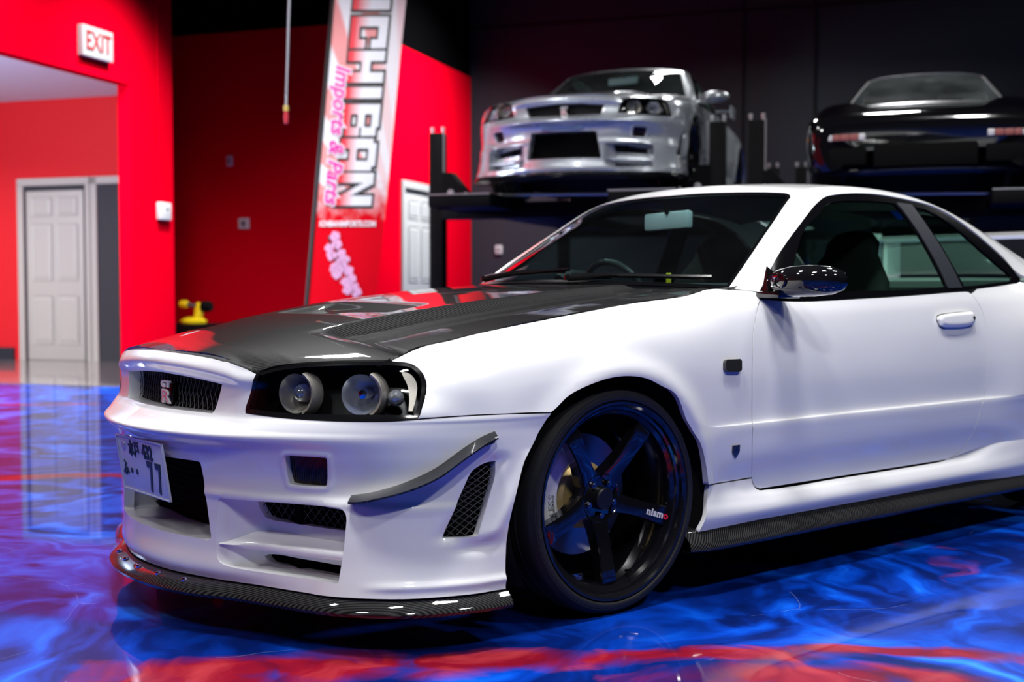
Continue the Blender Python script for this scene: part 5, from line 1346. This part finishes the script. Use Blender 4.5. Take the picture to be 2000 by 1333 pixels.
# ------------------------------------------------------------------ hanging pull cord
d0 = 9.0
cp = MB(); a_ = at_depth((565, -40), d0); b_ = at_depth((559, 205), d0)
cord = empty('pull_cord', tuple(at_depth((559, 238), d0))); tag(cord, 'thin pale cord hanging from the dark ceiling with a red pull at its end', 'pull cord')
I_ = Matrix.Translation(-cord.location)
top = at_depth((565, -40), d0); top = np.array([top[0], top[1], HW])
MB().tube([I_ @ Vector(top), I_ @ Vector(at_depth((565, 0), d0)), I_ @ Vector(b_)], .009, 6).build('cord', mat('cord_grey', (.30, .31, .34), .5), cord)
ch = MB()
for k in range(6):
    ch.lathe([(0, -.011), (.008, -.007), (.011, 0), (.008, .007), (0, .011)], 8, I_ @ Matrix.Translation(at_depth((559, 188 + k * 6), d0)))
tag(ch.build('bead_chain', mat('bead_metal', (.5, .5, .52), .3, .6), cord), kind='stuff')
MB().lathe([(0, -.06), (.016, -.05), (.019, 0), (.012, .05), (0, .06)], 12, I_ @ Matrix.Translation(at_depth((559, 228), d0))).build('pull_handle', mat('red_pull', (.55, .03, .05), .4), cord)
MB().lathe([(0, -.025), (.02, -.02), (.02, .02), (0, .025)], 12, I_ @ Matrix.Translation(at_depth((559, 212), d0))).build('pull_ferrule', mat('yellow_ferrule', (.6, .42, .1), .4), cord)

# ------------------------------------------------------------------ two parking lifts
lift_black = mat('lift_black_steel', (.0025, .0025, .003), .5, 0, 0, .12)
lift_steel = mat('bare_steel_edge', (.55, .55, .57), .35, .7)
LIFTZ = 1.70
def lift(p0, q0, halfw, label, LIFTZ):
    L = empty('parking_lift', RP(p0, q0, 0)); tag(L, label, 'car lift', 'four-post parking lifts')
    I = Matrix.Translation(-L.location) @ ROOM
    for sp in (-1, 1):
        for qq in (q0, q0 + 4.1):
            x = p0 + sp * halfw
            po = MB().box((x - .062, qq - .062, 0), (x + .062, qq + .062, 2.29), I, .006).box((x - .16, qq - .14, 0), (x + .16, qq + .14, .02), I).build('post', lift_black, L)
            for dx in (-.05, .05):
                MB().lathe([(.014, 0), (.014, .03), (.018, .03), (.018, .055), (0, .06)], 8, I @ Matrix.Translation((x + dx, qq, 2.29))).build('post_bolt', lift_steel, po)
            MB().tube([I @ Vector((x + sp * -.075, qq - .05, 2.30)), I @ Vector((x + sp * -.075, qq - .05, LIFTZ + .1))], .007, 6).build('lift_cable', lift_steel, po)
            # gusset between post and beam
            g = [(0, 0), (.28, 0), (.28, .06), (.08, .30), (0, .30)]
            M_ = I @ Matrix.Translation((x - sp * .062, qq - .07, LIFTZ - .06)) @ Matrix(((-sp, 0, 0, 0), (0, 0, 1, 0), (0, 1, 0, 0), (0, 0, 0, 1)))
            MB().prism(g, 0, .14, M_).build('gusset', lift_black, po, smooth=False)
            MB().tube([I @ Vector((x - sp * .02, qq - .085, LIFTZ - .05)), I @ Vector((x - sp * .27, qq - .085, LIFTZ - .045)), I @ Vector((x - sp * .30, qq - .085, LIFTZ + .06))], .014, 6).build('gusset_edge', lift_steel, po)
            MB().lathe([(0, 0), (.03, 0), (.03, .014), (0, .016)], 14, I @ Matrix.Translation((x - sp * .15, qq - .072, LIFTZ + .06)) @ Matrix.Rotation(math.pi / 2, 4, 'X')).build('pin', lift_steel, po)
    for qq in (q0, q0 + 4.1):
        MB().box((p0 - halfw + .06, qq - .07, LIFTZ - .17), (p0 + halfw - .06, qq + .07, LIFTZ - .03), I, .006).build('cross_beam', lift_black, L)
    for sp in (-1, 1):
        r_ = MB().box((p0 + sp * .76 - .27, q0 - .75, LIFTZ - .11), (p0 + sp * .76 + .27, q0 + 4.5, LIFTZ - .002), I, .008).build('runway', lift_black, L)
        MB().box((p0 + sp * .76 - .27, q0 - .756, LIFTZ - .012), (p0 + sp * .76 + .27, q0 - .75, LIFTZ - .002), I).build('runway_edge', lift_steel, r_, smooth=False)
    MB().tube([I @ Vector((p0 - halfw + .3, q0 - .09, LIFTZ + .035)), I @ Vector((p0 + halfw - .3, q0 - .09, LIFTZ + .005))], .013, 6).build('front_edge_bar', lift_steel, L)
    return L
q0 = 10.2
pl = rp_at((856, 400), q=q0)[0]; pr = rp_at((1402, 300), q=q0)[0]
lift((pl + pr) / 2, q0, (pr - pl) / 2, 'black four-post parking lift carrying the silver coupe', LIFTZ)
pl2 = rp_at((1478, 300), q=q0)[0]
lift(pl2 + 1.27, q0, 1.27, 'black four-post parking lift carrying the black sports car', LIFTZ - .06)

# ------------------------------------------------------------------ silver coupe on the lift: the same model in other trim
silver = mat('silver_metallic_paint', (.52, .56, .60), .28, .55, 1.0)
silver_car = empty('sports_coupe')
tag(silver_car, 'silver sports coupe raised on the parking lift', 'car')
swap = {PM['glass_front']: glass('silver_windshield', (.6, .75, .75), 1.5, haze=.035), PM['paint']: silver, PM['hood']: silver, PM['carbon_lip']: PM['trim'], PM['carbon_skirt']: silver, PM['mirror_black']: silver, PM['gold']: mat('yellow_brake', (.75, .72, .02), .4), PM['caliper']: mat('yellow_brake', (.75, .72, .02), .4), PM['mirror_grey']: mat('pale_mirror_back', (.6, .68, .68), .5)}
skip = ('spoke_lettering', 'sidewall_lettering', 'caliper_lettering', 'canard', 'number_plate', 'plate_bolt', 'canard_screw', 'plate_lettering', 'plate_rim', 'plate_seal')
def copy_part(o, par):
    nm = o.name.split('.')[0]
    if nm in skip: return
    c = o.copy()
    if o.data.materials[0] in swap:
        c.material_slots[0].link = 'OBJECT'; c.material_slots[0].material = swap[o.data.materials[0]]
    c.parent = par; COL.objects.link(c)
    for k in list(o.children): copy_part(k, c)
for o in list(white_car.children): copy_part(o, silver_car)
hold = MB().box((1.01, -.17, .475), (1.035, .17, .52), bev=.006).build('plate_holder', mat('blue_grey_holder', (.10, .16, .30), .4), silver_car)
sp_, sq_ = -2.675, 10.42
silver_car.location = RP(sp_, sq_, LIFTZ)
fw = -Vector(EA); silver_car.rotation_euler = (0, 0, math.atan2(fw.y, fw.x))

# ------------------------------------------------------------------ black low sports car on the second lift
blk = mat('gloss_black_paint', (.004, .004, .005), .10, 0, 1.0)
bc = empty('sports_car'); tag(bc, 'black low sports car raised on the lift at the right edge', 'car')
STN = [(.97, [(0, .50), (.2, .50), (.42, .495), (.60, .485), (.70, .47), (.735, .44), (.745, .38), (.74, .30), (.70, .20), (.66, .15)]),
 (.93, [(0, .555), (.2, .553), (.42, .55), (.62, .54), (.75, .52), (.795, .47), (.81, .40), (.805, .30), (.78, .20), (.74, .15)]),
 (.80, [(0, .605), (.2, .602), (.42, .603), (.62, .60), (.77, .575), (.835, .52), (.85, .42), (.85, .32), (.83, .22), (.80, .16)]),
 (.55, [(0, .655), (.2, .652), (.40, .655), (.56, .675), (.74, .655), (.85, .57), (.875, .45), (.875, .34), (.87, .24), (.85, .17)]),
 (.20, [(0, .715), (.2, .712), (.40, .715), (.55, .755), (.74, .735), (.87, .64), (.90, .50), (.90, .36), (.89, .25), (.87, .18)]),
 (-.20, [(0, .775), (.2, .772), (.42, .772), (.56, .80), (.75, .78), (.87, .68), (.895, .52), (.89, .38), (.88, .26), (.86, .18)]),
 (-.55, [(0, .835), (.2, .832), (.45, .825), (.60, .825), (.76, .80), (.86, .70), (.88, .53), (.87, .38), (.87, .26), (.86, .18)]),
 (-1.2, [(0, .84), (.2, .84), (.45, .84), (.62, .84), (.76, .82), (.86, .72), (.88, .54), (.86, .38), (.87, .26), (.86, .18)]),
 (-2.2, [(0, .86), (.2, .86), (.45, .86), (.62, .86), (.76, .84), (.87, .74), (.90, .56), (.89, .40), (.88, .26), (.86, .18)]),
 (-3.0, [(0, .87), (.2, .87), (.45, .87), (.62, .86), (.76, .84), (.86, .74), (.88, .56), (.87, .40), (.86, .26), (.84, .2)]),
 (-3.4, [(0, .84), (.2, .84), (.45, .84), (.6, .83), (.72, .80), (.80, .70), (.82, .56), (.82, .40), (.8, .28), (.78, .24)])]
SA = np.array([[(x, y, z) for y, z in ps] for x, ps in STN])
fullS = np.concatenate([SA[:, :0:-1] * [1, -1, 1], SA], 1)
uu = np.linspace(0, 10, 81); vv_ = np.linspace(0, 18, 91)
g1_ = cr(fullS, uu); g2_ = np.stack([cr(g1_[i], vv_) for i in range(len(uu))])
# wheel arches are cut out of the shell
nu_, nv_ = g2_.shape[:2]; FF = []
for i in range(nu_ - 1):
    for j in range(nv_ - 1):
        c_ = (g2_[i, j] + g2_[i + 1, j + 1]) / 2
        if abs(c_[1]) > .6 and min(np.hypot(c_[0], c_[2] - .31), np.hypot(c_[0] + 2.53, c_[2] - .32)) < .345: continue
        FF.append((i * nv_ + j, i * nv_ + j + 1, (i + 1) * nv_ + j + 1, (i + 1) * nv_ + j))
MB().add(g2_.reshape(-1, 3), FF).build('body', blk, bc, sharp=60)
nose = MB().sweep([[tuple(p) for p in cr(fullS[0], vv_)], [(p[0] + .0, p[1] * .96, p[2] * .9 + .02) for p in cr(fullS[0], vv_)], [(.93, p[1] * .6, .3) for p in cr(fullS[0], vv_)]]).build('nose_panel', blk, bc, sharp=60)
MB().box((.90, -.36, .17), (.985, .36, .335), bev=.02).build('centre_intake', PM['black'], bc)
for s in (-1, 1): MB().box((.86, s * .56 - .15, .19), (.965, s * .56 + .15, .32), bev=.02).build('side_intake', PM['black'], bc)
MB().sweep([[(x, y, z) for x, z in ((.90, .16), (1.0 - .25 * (y / .8) ** 2, .155), (1.02 - .25 * (y / .8) ** 2, .14), (1.0 - .25 * (y / .8) ** 2, .125), (.85, .12))] for y in np.linspace(-.82, .82, 24)]).build('chin_spoiler', mat('navy_sheen_lip', (.012, .014, .03), .3, 0, .5), bc, sharp=50)
clear_m = mat('pale_lamp', (.75, .72, .72), .2, .2); pink_m = mat('rose_lamp', (.32, .10, .09), .3)
for s in (-1, 1):
    for a, b, m_ in ((.42, .465, clear_m), (.468, .53, pink_m), (.533, .595, pink_m), (.598, .65, pink_m), (.653, .72, clear_m), (.723, .76, clear_m)):
        y0, y1 = sorted((s * a, s * b)); xf = .985 - .035 * ((b - .42) / .34) ** 2
        MB().box((xf - .10, y0, .372), (xf + .008, y1, .418), bev=.006).build('lamp_segment', m_, bc)
    MB().box((.72, s * .815 - .03, .37), (.86, s * .815 + .03, .42), bev=.012).build('corner_marker', mat('amber_marker', (.55, .25, .08), .25), bc)
# cabin
CB_ = np.array([[(-.50, 0, .835), (-.55, .40, .832), (-.72, .66, .825), (-.80, .74, .82)],
 [(-.80, 0, .98), (-.84, .37, .975), (-.97, .60, .955), (-1.02, .66, .92)],
 [(-1.10, 0, 1.12), (-1.13, .34, 1.112), (-1.22, .53, 1.09), (-1.28, .585, 1.05)],
 [(-1.32, 0, 1.205), (-1.34, .32, 1.195), (-1.40, .49, 1.17), (-1.45, .54, 1.12)],
 [(-1.65, 0, 1.24), (-1.65, .31, 1.23), (-1.67, .475, 1.205), (-1.7, .53, 1.15)],
 [(-2.05, 0, 1.215), (-2.05, .31, 1.205), (-2.05, .47, 1.18), (-2.05, .53, 1.12)],
 [(-2.6, 0, 1.06), (-2.6, .33, 1.05), (-2.55, .52, 1.02), (-2.5, .60, .96)],
 [(-3.0, 0, .89), (-3.0, .36, .885), (-2.9, .58, .87), (-2.8, .68, .85)]])
fullC = np.concatenate([CB_[:, :0:-1] * [1, -1, 1], CB_], 1)
def cab2(u, v):
    A = cr(fullC, u); return np.stack([rows_cr(A[:, :, k].T, v + 3) for k in range(3)], 1)
C2 = Surf(cab2, 0, 7, -3, 3, n=20); C2.du = .15; C2.dv = .15
wn_ = joinuv(uvline((.05, -1.9), (2.95, -1.85), 10), uvline((3.0, -1.7), (3.0, 1.7), 10), uvline((2.95, 1.85), (.05, 1.9), 10))
sd_ = joinuv(uvline((.5, 2.35), (5.8, 2.35), 14), uvline((5.8, 3), (.5, 3), 14))
panel('cabin_shell', C2, joinuv(uvline((0, -3), (7, -3), 20), uvline((7, 3), (0, 3), 20)), blk, bc, [wn_], rim=.02)
panel('windshield', C2, wn_, glass('pale_windshield', (.75, .85, .85), 1.5, haze=.10), bc, rim=0, off=-.003)
panel('windshield_highlight', C2, shrink(C2, wn_, -.022), lift_steel, bc, [wn_], rim=.004, off=.003)  # steel border stands in for the highlight along roof edge and pillars
dsb = MB().box((-1.15, -.62, .70), (-.70, .62, .86), bev=.04).build('dashboard', mat('tan_grey_cabin', (.34, .34, .31), .7), bc)
for s in (-1, 1):
    MB().box((-1.9, s * .33 - .22, .45), (-1.65, s * .33 + .22, 1.08), bev=.06).build('seat', mat('tan_grey_cabin', (.34, .34, .31), .7), bc)
MB().box((-1.16, -.12, 1.075), (-1.13, .12, 1.125), bev=.012).build('rear_view_mirror', PM['trim'], bc)
for s in (-1, 1): MB().tube([(-.56, s * .05 + .25, .852), (-.58, s * .05 - .05 * s, .862), (-.66, s * .4 - .1, .872)], .006, 6).build('wiper_arm', PM['trim_gloss'], bc)
MB().box((-3.3, -.6, .2), (.7, .6, .5)).build('floor_pan', PM['black'], bc, smooth=False)
for x in (0, -2.53):
    for s in (-1, 1): 
        w_ = build_wheel(bc, 'wheel', (x, s * .855, WR), s, PM, False)
bc.location = RP(pl2 + 1.27 + .03, 10.40, LIFTZ - .06); bc.rotation_euler = silver_car.rotation_euler

# ------------------------------------------------------------------ feather banner
BD = 11.2
fx = lambda px: np.array(at_depth(px, BD))
TL_, TR_, BL_, BR_ = fx((654, 0)), fx((793, 0)), fx((606, 560)), fx((738, 560))
bx_ = empty('feather_banner', (float(BL_[0]), float(BL_[1]), 0)); tag(bx_, 'tall white and red feather banner with large block letters on a black pole', 'banner')
IB = Matrix.Translation(-bx_.location)
UPV = (TL_ - BL_) / 560.0; RTB = (BR_ - BL_); RTT = (TR_ - TL_)
nB = np.cross(RTB, UPV); nB /= np.linalg.norm(nB); nB = nB if nB @ (CAM_C - BL_) > 0 else -nB
def BP(sx, py, off=0.0):
    """sx 0..1 across, py photo row along the pole (0 top of frame, 560 above the hood)"""
    k = (560 - py) / 560.0
    wv = RTB + (RTT - RTB) * k
    wave = .012 * math.sin(py / 70.0) * sx
    return BL_ + UPV * (560 - py) + wv * sx + nB * (off + wave)
H0 = 735; HT = -150
rows_p = np.linspace(H0, HT, 60); cols_s = np.linspace(0, 1, 16)
def top_cut(sx):  # feather top is rounded
    return HT + 130 * sx ** 2.2
Vb = []; Fb = []
for r in rows_p:
    for sx in cols_s: Vb.append(IB @ Vector(BP(sx, max(r, top_cut(sx)))))
nc = len(cols_s)
for i in range(len(rows_p) - 1):
    for j in range(nc - 1): Fb.append((i * nc + j, i * nc + j + 1, (i + 1) * nc + j + 1, (i + 1) * nc + j))
# cloth print: rays fading into red at the foot (vertex positions drive it through a procedural ramp)
clo = bpy.data.materials.new('banner_print'); clo.use_nodes = True
nt = clo.node_tree; Bc = nt.nodes['Principled BSDF']; Bc.inputs['Roughness'].default_value = .8; Bc.inputs['Specular IOR Level'].default_value = .05
at_ = nt.nodes.new('ShaderNodeAttribute'); at_.attribute_name = 'cloth'
sp3 = nt.nodes.new('ShaderNodeSeparateXYZ'); nt.links.new(at_.outputs['Vector'], sp3.inputs[0])
# x: 0..1 across, y: metres from the foot of the printed rays
ax = math_node(nt, 'SUBTRACT', sp3.outputs[0], 1.35); ay = math_node(nt, 'SUBTRACT', sp3.outputs[1], 0.35)
an = math_node(nt, 'ARCTAN2', ay, ax)
st_ = math_node(nt, 'SINE', math_node(nt, 'MULTIPLY', an, 30.0))
ray_ = nt.nodes.new('ShaderNodeMapRange'); ray_.inputs['From Min'].default_value = -.25; ray_.inputs['From Max'].default_value = .25; nt.links.new(st_, ray_.inputs['Value'])
nzb = nt.nodes.new('ShaderNodeTexNoise'); nzb.inputs['Scale'].default_value = 9; nt.links.new(at_.outputs['Vector'], nzb.inputs['Vector'])
mA = nt.nodes.new('ShaderNodeMix'); mA.data_type = 'RGBA'; mA.inputs[6].default_value = (.74, .75, .77, 1); mA.inputs[7].default_value = (.74, .30, .29, 1); nt.links.new(ray_.outputs[0], mA.inputs[0])
fa = nt.nodes.new('ShaderNodeMapRange'); fa.inputs['From Min'].default_value = .62; fa.inputs['From Max'].default_value = .80; nt.links.new(sp3.outputs[0], fa.inputs['Value'])
fan = math_node(nt, 'MULTIPLY', fa.outputs[0], .65)
mB = nt.nodes.new('ShaderNodeMix'); mB.data_type = 'RGBA'; nt.links.new(fan, mB.inputs[0]); nt.links.new(mA.outputs[2], mB.inputs[6]); mB.inputs[7].default_value = (.78, .74, .74, 1)
ft = nt.nodes.new('ShaderNodeMapRange'); ft.inputs['From Min'].default_value = .62; ft.inputs['From Max'].default_value = .98
nt.links.new(math_node(nt, 'ADD', sp3.outputs[1], math_node(nt, 'MULTIPLY', math_node(nt, 'SUBTRACT', nzb.outputs['Fac'], .5), .35)), ft.inputs['Value'])
mC = nt.nodes.new('ShaderNodeMix'); mC.data_type = 'RGBA'; mC.inputs[6].default_value = (.62, .001, .010, 1); nt.links.new(mB.outputs[2], mC.inputs[7]); nt.links.new(ft.outputs[0], mC.inputs[0]); nt.links.new(mC.outputs[2], Bc.inputs['Base Color'])
ban = mesh_obj('banner_cloth', Vb, Fb, clo, bx_)
atr = ban.data.attributes.new('cloth', 'FLOAT_VECTOR', 'POINT')
mpp = np.linalg.norm(UPV)
vals = []
for r in rows_p:
    for sx in cols_s: vals += [sx, (560 - max(r, top_cut(sx))) * mpp, 0]
atr.data.foreach_set('vector', vals)
MB().tube([IB @ Vector(BP(-.03, r, -.01)) for r in (760, 600, 400, 200, 0, HT)] + [IB @ Vector(BP(.35, HT - 60, -.01)), IB @ Vector(BP(.8, HT - 10, -.01)), IB @ Vector(BP(1.0, HT + 120, -.01))], .024, 8).build('banner_pole', mat('black_pole', (.008, .008, .009), .5), bx_)
ft_ = BP(-.03, 760); ft_ = Vector((ft_[0], ft_[1], 0))
pb_ = MB().tube([IB @ Vector(BP(-.03, 755, -.01)), IB @ ft_ + Vector((0, 0, .03))], .018, 8)
for k in range(4):
    a = k * math.pi / 2 + .4; pb_.box((0, -.03, 0), (.42, .03, .03), IB @ Matrix.Translation(ft_) @ Matrix.Rotation(a, 4, 'Z'))
pb_.build('banner_base', lift_black, bx_)
# block letters, reading downwards: text x runs down the pole, text y runs across
LET = {'I': [(0, 0, .30, 1)], 'C': [(0, 0, .27, 1), (.27, .76, .62, 1), (.27, 0, .62, .24), (.62, .58, .86, 1), (.62, 0, .86, .42)],
 'H': [(0, 0, .28, 1), (.58, 0, .86, 1), (.28, .38, .58, .62)], 'B': [(0, 0, .27, 1), (.27, .79, .62, 1), (.27, 0, .62, .21), (.27, .40, .62, .60), (.62, .07, .86, .47), (.62, .53, .86, .93)],
 'A': [(0, 0, .27, .9), (.60, 0, .87, .9), (.12, .78, .75, 1), (.27, .26, .60, .46)], 'N': [(0, 0, .27, 1), (.62, 0, .89, 1)]}
let_m = bpy.data.materials.new('banner_letter'); let_m.use_nodes = True; ntl = let_m.node_tree; Bl = ntl.nodes['Principled BSDF']; Bl.inputs['Roughness'].default_value = .6
al_ = ntl.nodes.new('ShaderNodeAttribute'); al_.attribute_name = 'cloth'; rl = ntl.nodes.new('ShaderNodeValToRGB')
spl3 = ntl.nodes.new('ShaderNodeSeparateXYZ'); ntl.links.new(al_.outputs['Vector'], spl3.inputs[0]); ntl.links.new(spl3.outputs[0], rl.inputs[0])
rl.color_ramp.elements[0].position = .10; rl.color_ramp.elements[0].color = (.70, .01, .03, 1); rl.color_ramp.elements[1].position = .50; rl.color_ramp.elements[1].color = (.72, .74, .77, 1)
ntl.links.new(rl.outputs[0], Bl.inputs['Base Color'])
blk_p = mat('banner_black_ink', (.01, .01, .012), .6)
def letter(ch, py0, size, w_py):
    base = .265; hgt = .52
    def emit(rects, grow, off, name, mt):
        V = []; F = []; A = []
        for x0, y0, x1, y1 in rects:
            x0 -= grow; x1 += grow; y0 -= grow * .8; y1 += grow * .8
            ys = np.linspace(y0, y1, 6)
            for k in range(5):
                n = len(V)
                for xx, yy in ((x0, ys[k]), (x1, ys[k]), (x1, ys[k + 1]), (x0, ys[k + 1])):
                    V.append(IB @ Vector(BP(base + hgt * yy, py0 + w_py * xx, off))); A += [yy, xx, 0]
                F.append((n, n + 1, n + 2, n + 3))
        o = mesh_obj(name, V, F, mt, bx_, smooth=False)
        a = o.data.attributes.new('cloth', 'FLOAT_VECTOR', 'POINT'); a.data.foreach_set('vector', A)
        return o
    R_ = list(LET[ch])
    if ch == 'N':
        for k in range(8): R_.append((.20 + k * .055, .80 - k * .10, .32 + k * .055, 1.0 - k * .10))
    emit(R_, .075, .004, 'letter_outline', blk_p)
    emit(R_, 0, .008, 'banner_letter', let_m)
for ch, py0 in zip('ICHIBAN', (-2, 33, 100, 171, 204, 271, 338)): letter(ch, py0, 1, 72)
pink_ink = mat('magenta_ink', (.70, .02, .32), .6); pale_ink = mat('pale_ink', (.75, .70, .74), .6)
V, F = text_geo('Imports & Parts', 1.0, shear=.35, bold=.02); xm = max(v[0] for v in V)
def lay(V, py0, py1, s0, hs, off): return [IB @ Vector(BP(s0 + hs * v[1], py0 + (py1 - py0) * v[0] / xm, off)) for v in V]
mesh_obj('script_line', lay(V, 126, 402, .20, .30, .016), F, pink_ink, bx_, smooth=False)
Vo, Fo = text_geo('Imports & Parts', 1.0, shear=.35, bold=.085)
mesh_obj('script_outline', lay(Vo, 126, 402, .20, .30, .012), Fo, pale_ink, bx_, smooth=False)
V, F = text_geo('ICHIBANIMPORTS.COM', 1.0, bold=.05); xm2 = max(v[0] for v in V)
mesh_obj('web_line', [IB @ Vector(BP(.06 + .82 * v[0] / xm2, 438 - v[1] * 15, .012)) for v in V], F, pale_ink, bx_, smooth=False)
# blossom branch
bl_m = mat('blossom_pink', (.72, .38, .60), .6); br_m = mat('branch_ink', (.03, .01, .015), .6)
for a, b in (((.30, 470), (.36, 500)), ((.36, 500), (.46, 520)), ((.46, 520), (.58, 550)), ((.58, 550), (.66, 575)), ((.20, 460), (.30, 500)), ((.24, 492), (.38, 516))):
    MB().tube([IB @ Vector(BP(a[0], a[1], .006)), IB @ Vector(BP(b[0], b[1], .006))], .008, 5).build('branch', br_m, bx_)
rnd = random.Random(3)
for sx, py in ((.30, 462), (.34, 478), (.24, 486), (.28, 500), (.42, 497), (.48, 508), (.40, 514), (.34, 524), (.46, 522), (.38, 536), (.55, 530), (.60, 546), (.52, 552), (.64, 560), (.56, 566), (.70, 572)):
    fl_ = MB()
    for k in range(5):
        a = k * 2 * math.pi / 5 + rnd.random(); r = 5.5
        c_ = (sx + r * math.cos(a) / 135, py + r * math.sin(a))
        ring = [IB @ Vector(BP(c_[0] + 5.0 * math.cos(t) / 135, c_[1] + 5.0 * math.sin(t), .013)) for t in np.linspace(0, 2 * math.pi, 9)[:-1]]
        fl_.add(ring, [tuple(range(8))])
    fl_.build('blossom', bl_m, bx_, smooth=False)

# ------------------------------------------------------------------ yellow polisher on a black cart by the dark wall
tp = rp_at((378, 632), q=12.0)
ct = empty('tool_cart', RP(tp[0], 12.0, 0)); tag(ct, 'low black tool cart standing beside the red column', 'cart')
IC = Matrix.Translation(-ct.location) @ ROOM @ Matrix.Translation((tp[0], 12.0, 0))
tz = tp[2]
MB().box((-.32, -.22, tz - .22), (.32, .22, tz), IC, .01).build('cart_top', lift_black, ct)
MB().box((-.32, -.22, .12), (.32, .22, .16), IC, .01).build('cart_shelf', lift_black, ct)
for sx in (-.3, .3):
    for sy in (-.2, .2): MB().box((sx - .015, sy - .015, .05), (sx + .015, sy + .015, tz - .2), IC).lathe([(0, 0), (.03, 0), (.03, .02), (0, .02)], 10, IC @ Matrix.Translation((sx, sy, .03))).build('cart_leg', lift_black, ct)
yel = mat('yellow_tool_plastic', (.75, .60, .01), .4)
pol = empty('polisher', RP(tp[0], 12.0, tz)); tag(pol, 'yellow electric polisher lying on the black cart', 'polisher')
IPo = Matrix.Translation(-pol.location) @ ROOM @ Matrix.Translation((tp[0], 12.0, tz))
MB().lathe([(0, .0), (.14, .0), (.15, .03), (.10, .06), (.05, .07), (0, .07)], 24, IPo @ Matrix.Translation((.0, 0, .0))).build('polisher_pad', yel, pol)
MB().tube([IPo @ Vector((.06, 0, .06)), IPo @ Vector((.08, 0, .16)), IPo @ Vector((.10, 0, .22))], [.05, .055, .05], 12).build('polisher_body', yel, pol)
MB().tube([IPo @ Vector((.08, 0, .19)), IPo @ Vector((-.02, 0, .20)), IPo @ Vector((-.10, 0, .22))], [.03, .022, .02], 10).build('polisher_grip', mat('dark_grip', (.06, .06, .065), .6), pol)
MB().lathe([(0, -.05), (.04, -.04), (.045, .0), (.04, .04), (0, .05)], 14, IPo @ Matrix.Translation((-.12, 0, .215)) @ Matrix.Rotation(math.pi / 2, 4, 'Y')).build('polisher_knob', yel, pol)
MB().lathe([(0, -.06), (.06, -.05), (.065, .02), (.05, .06), (0, .065)], 14, IPo @ Matrix.Translation((.17, 0, .19)) @ Matrix.Rotation(math.pi / 2, 4, 'Y')).build('motor_housing', PM['black'], pol)
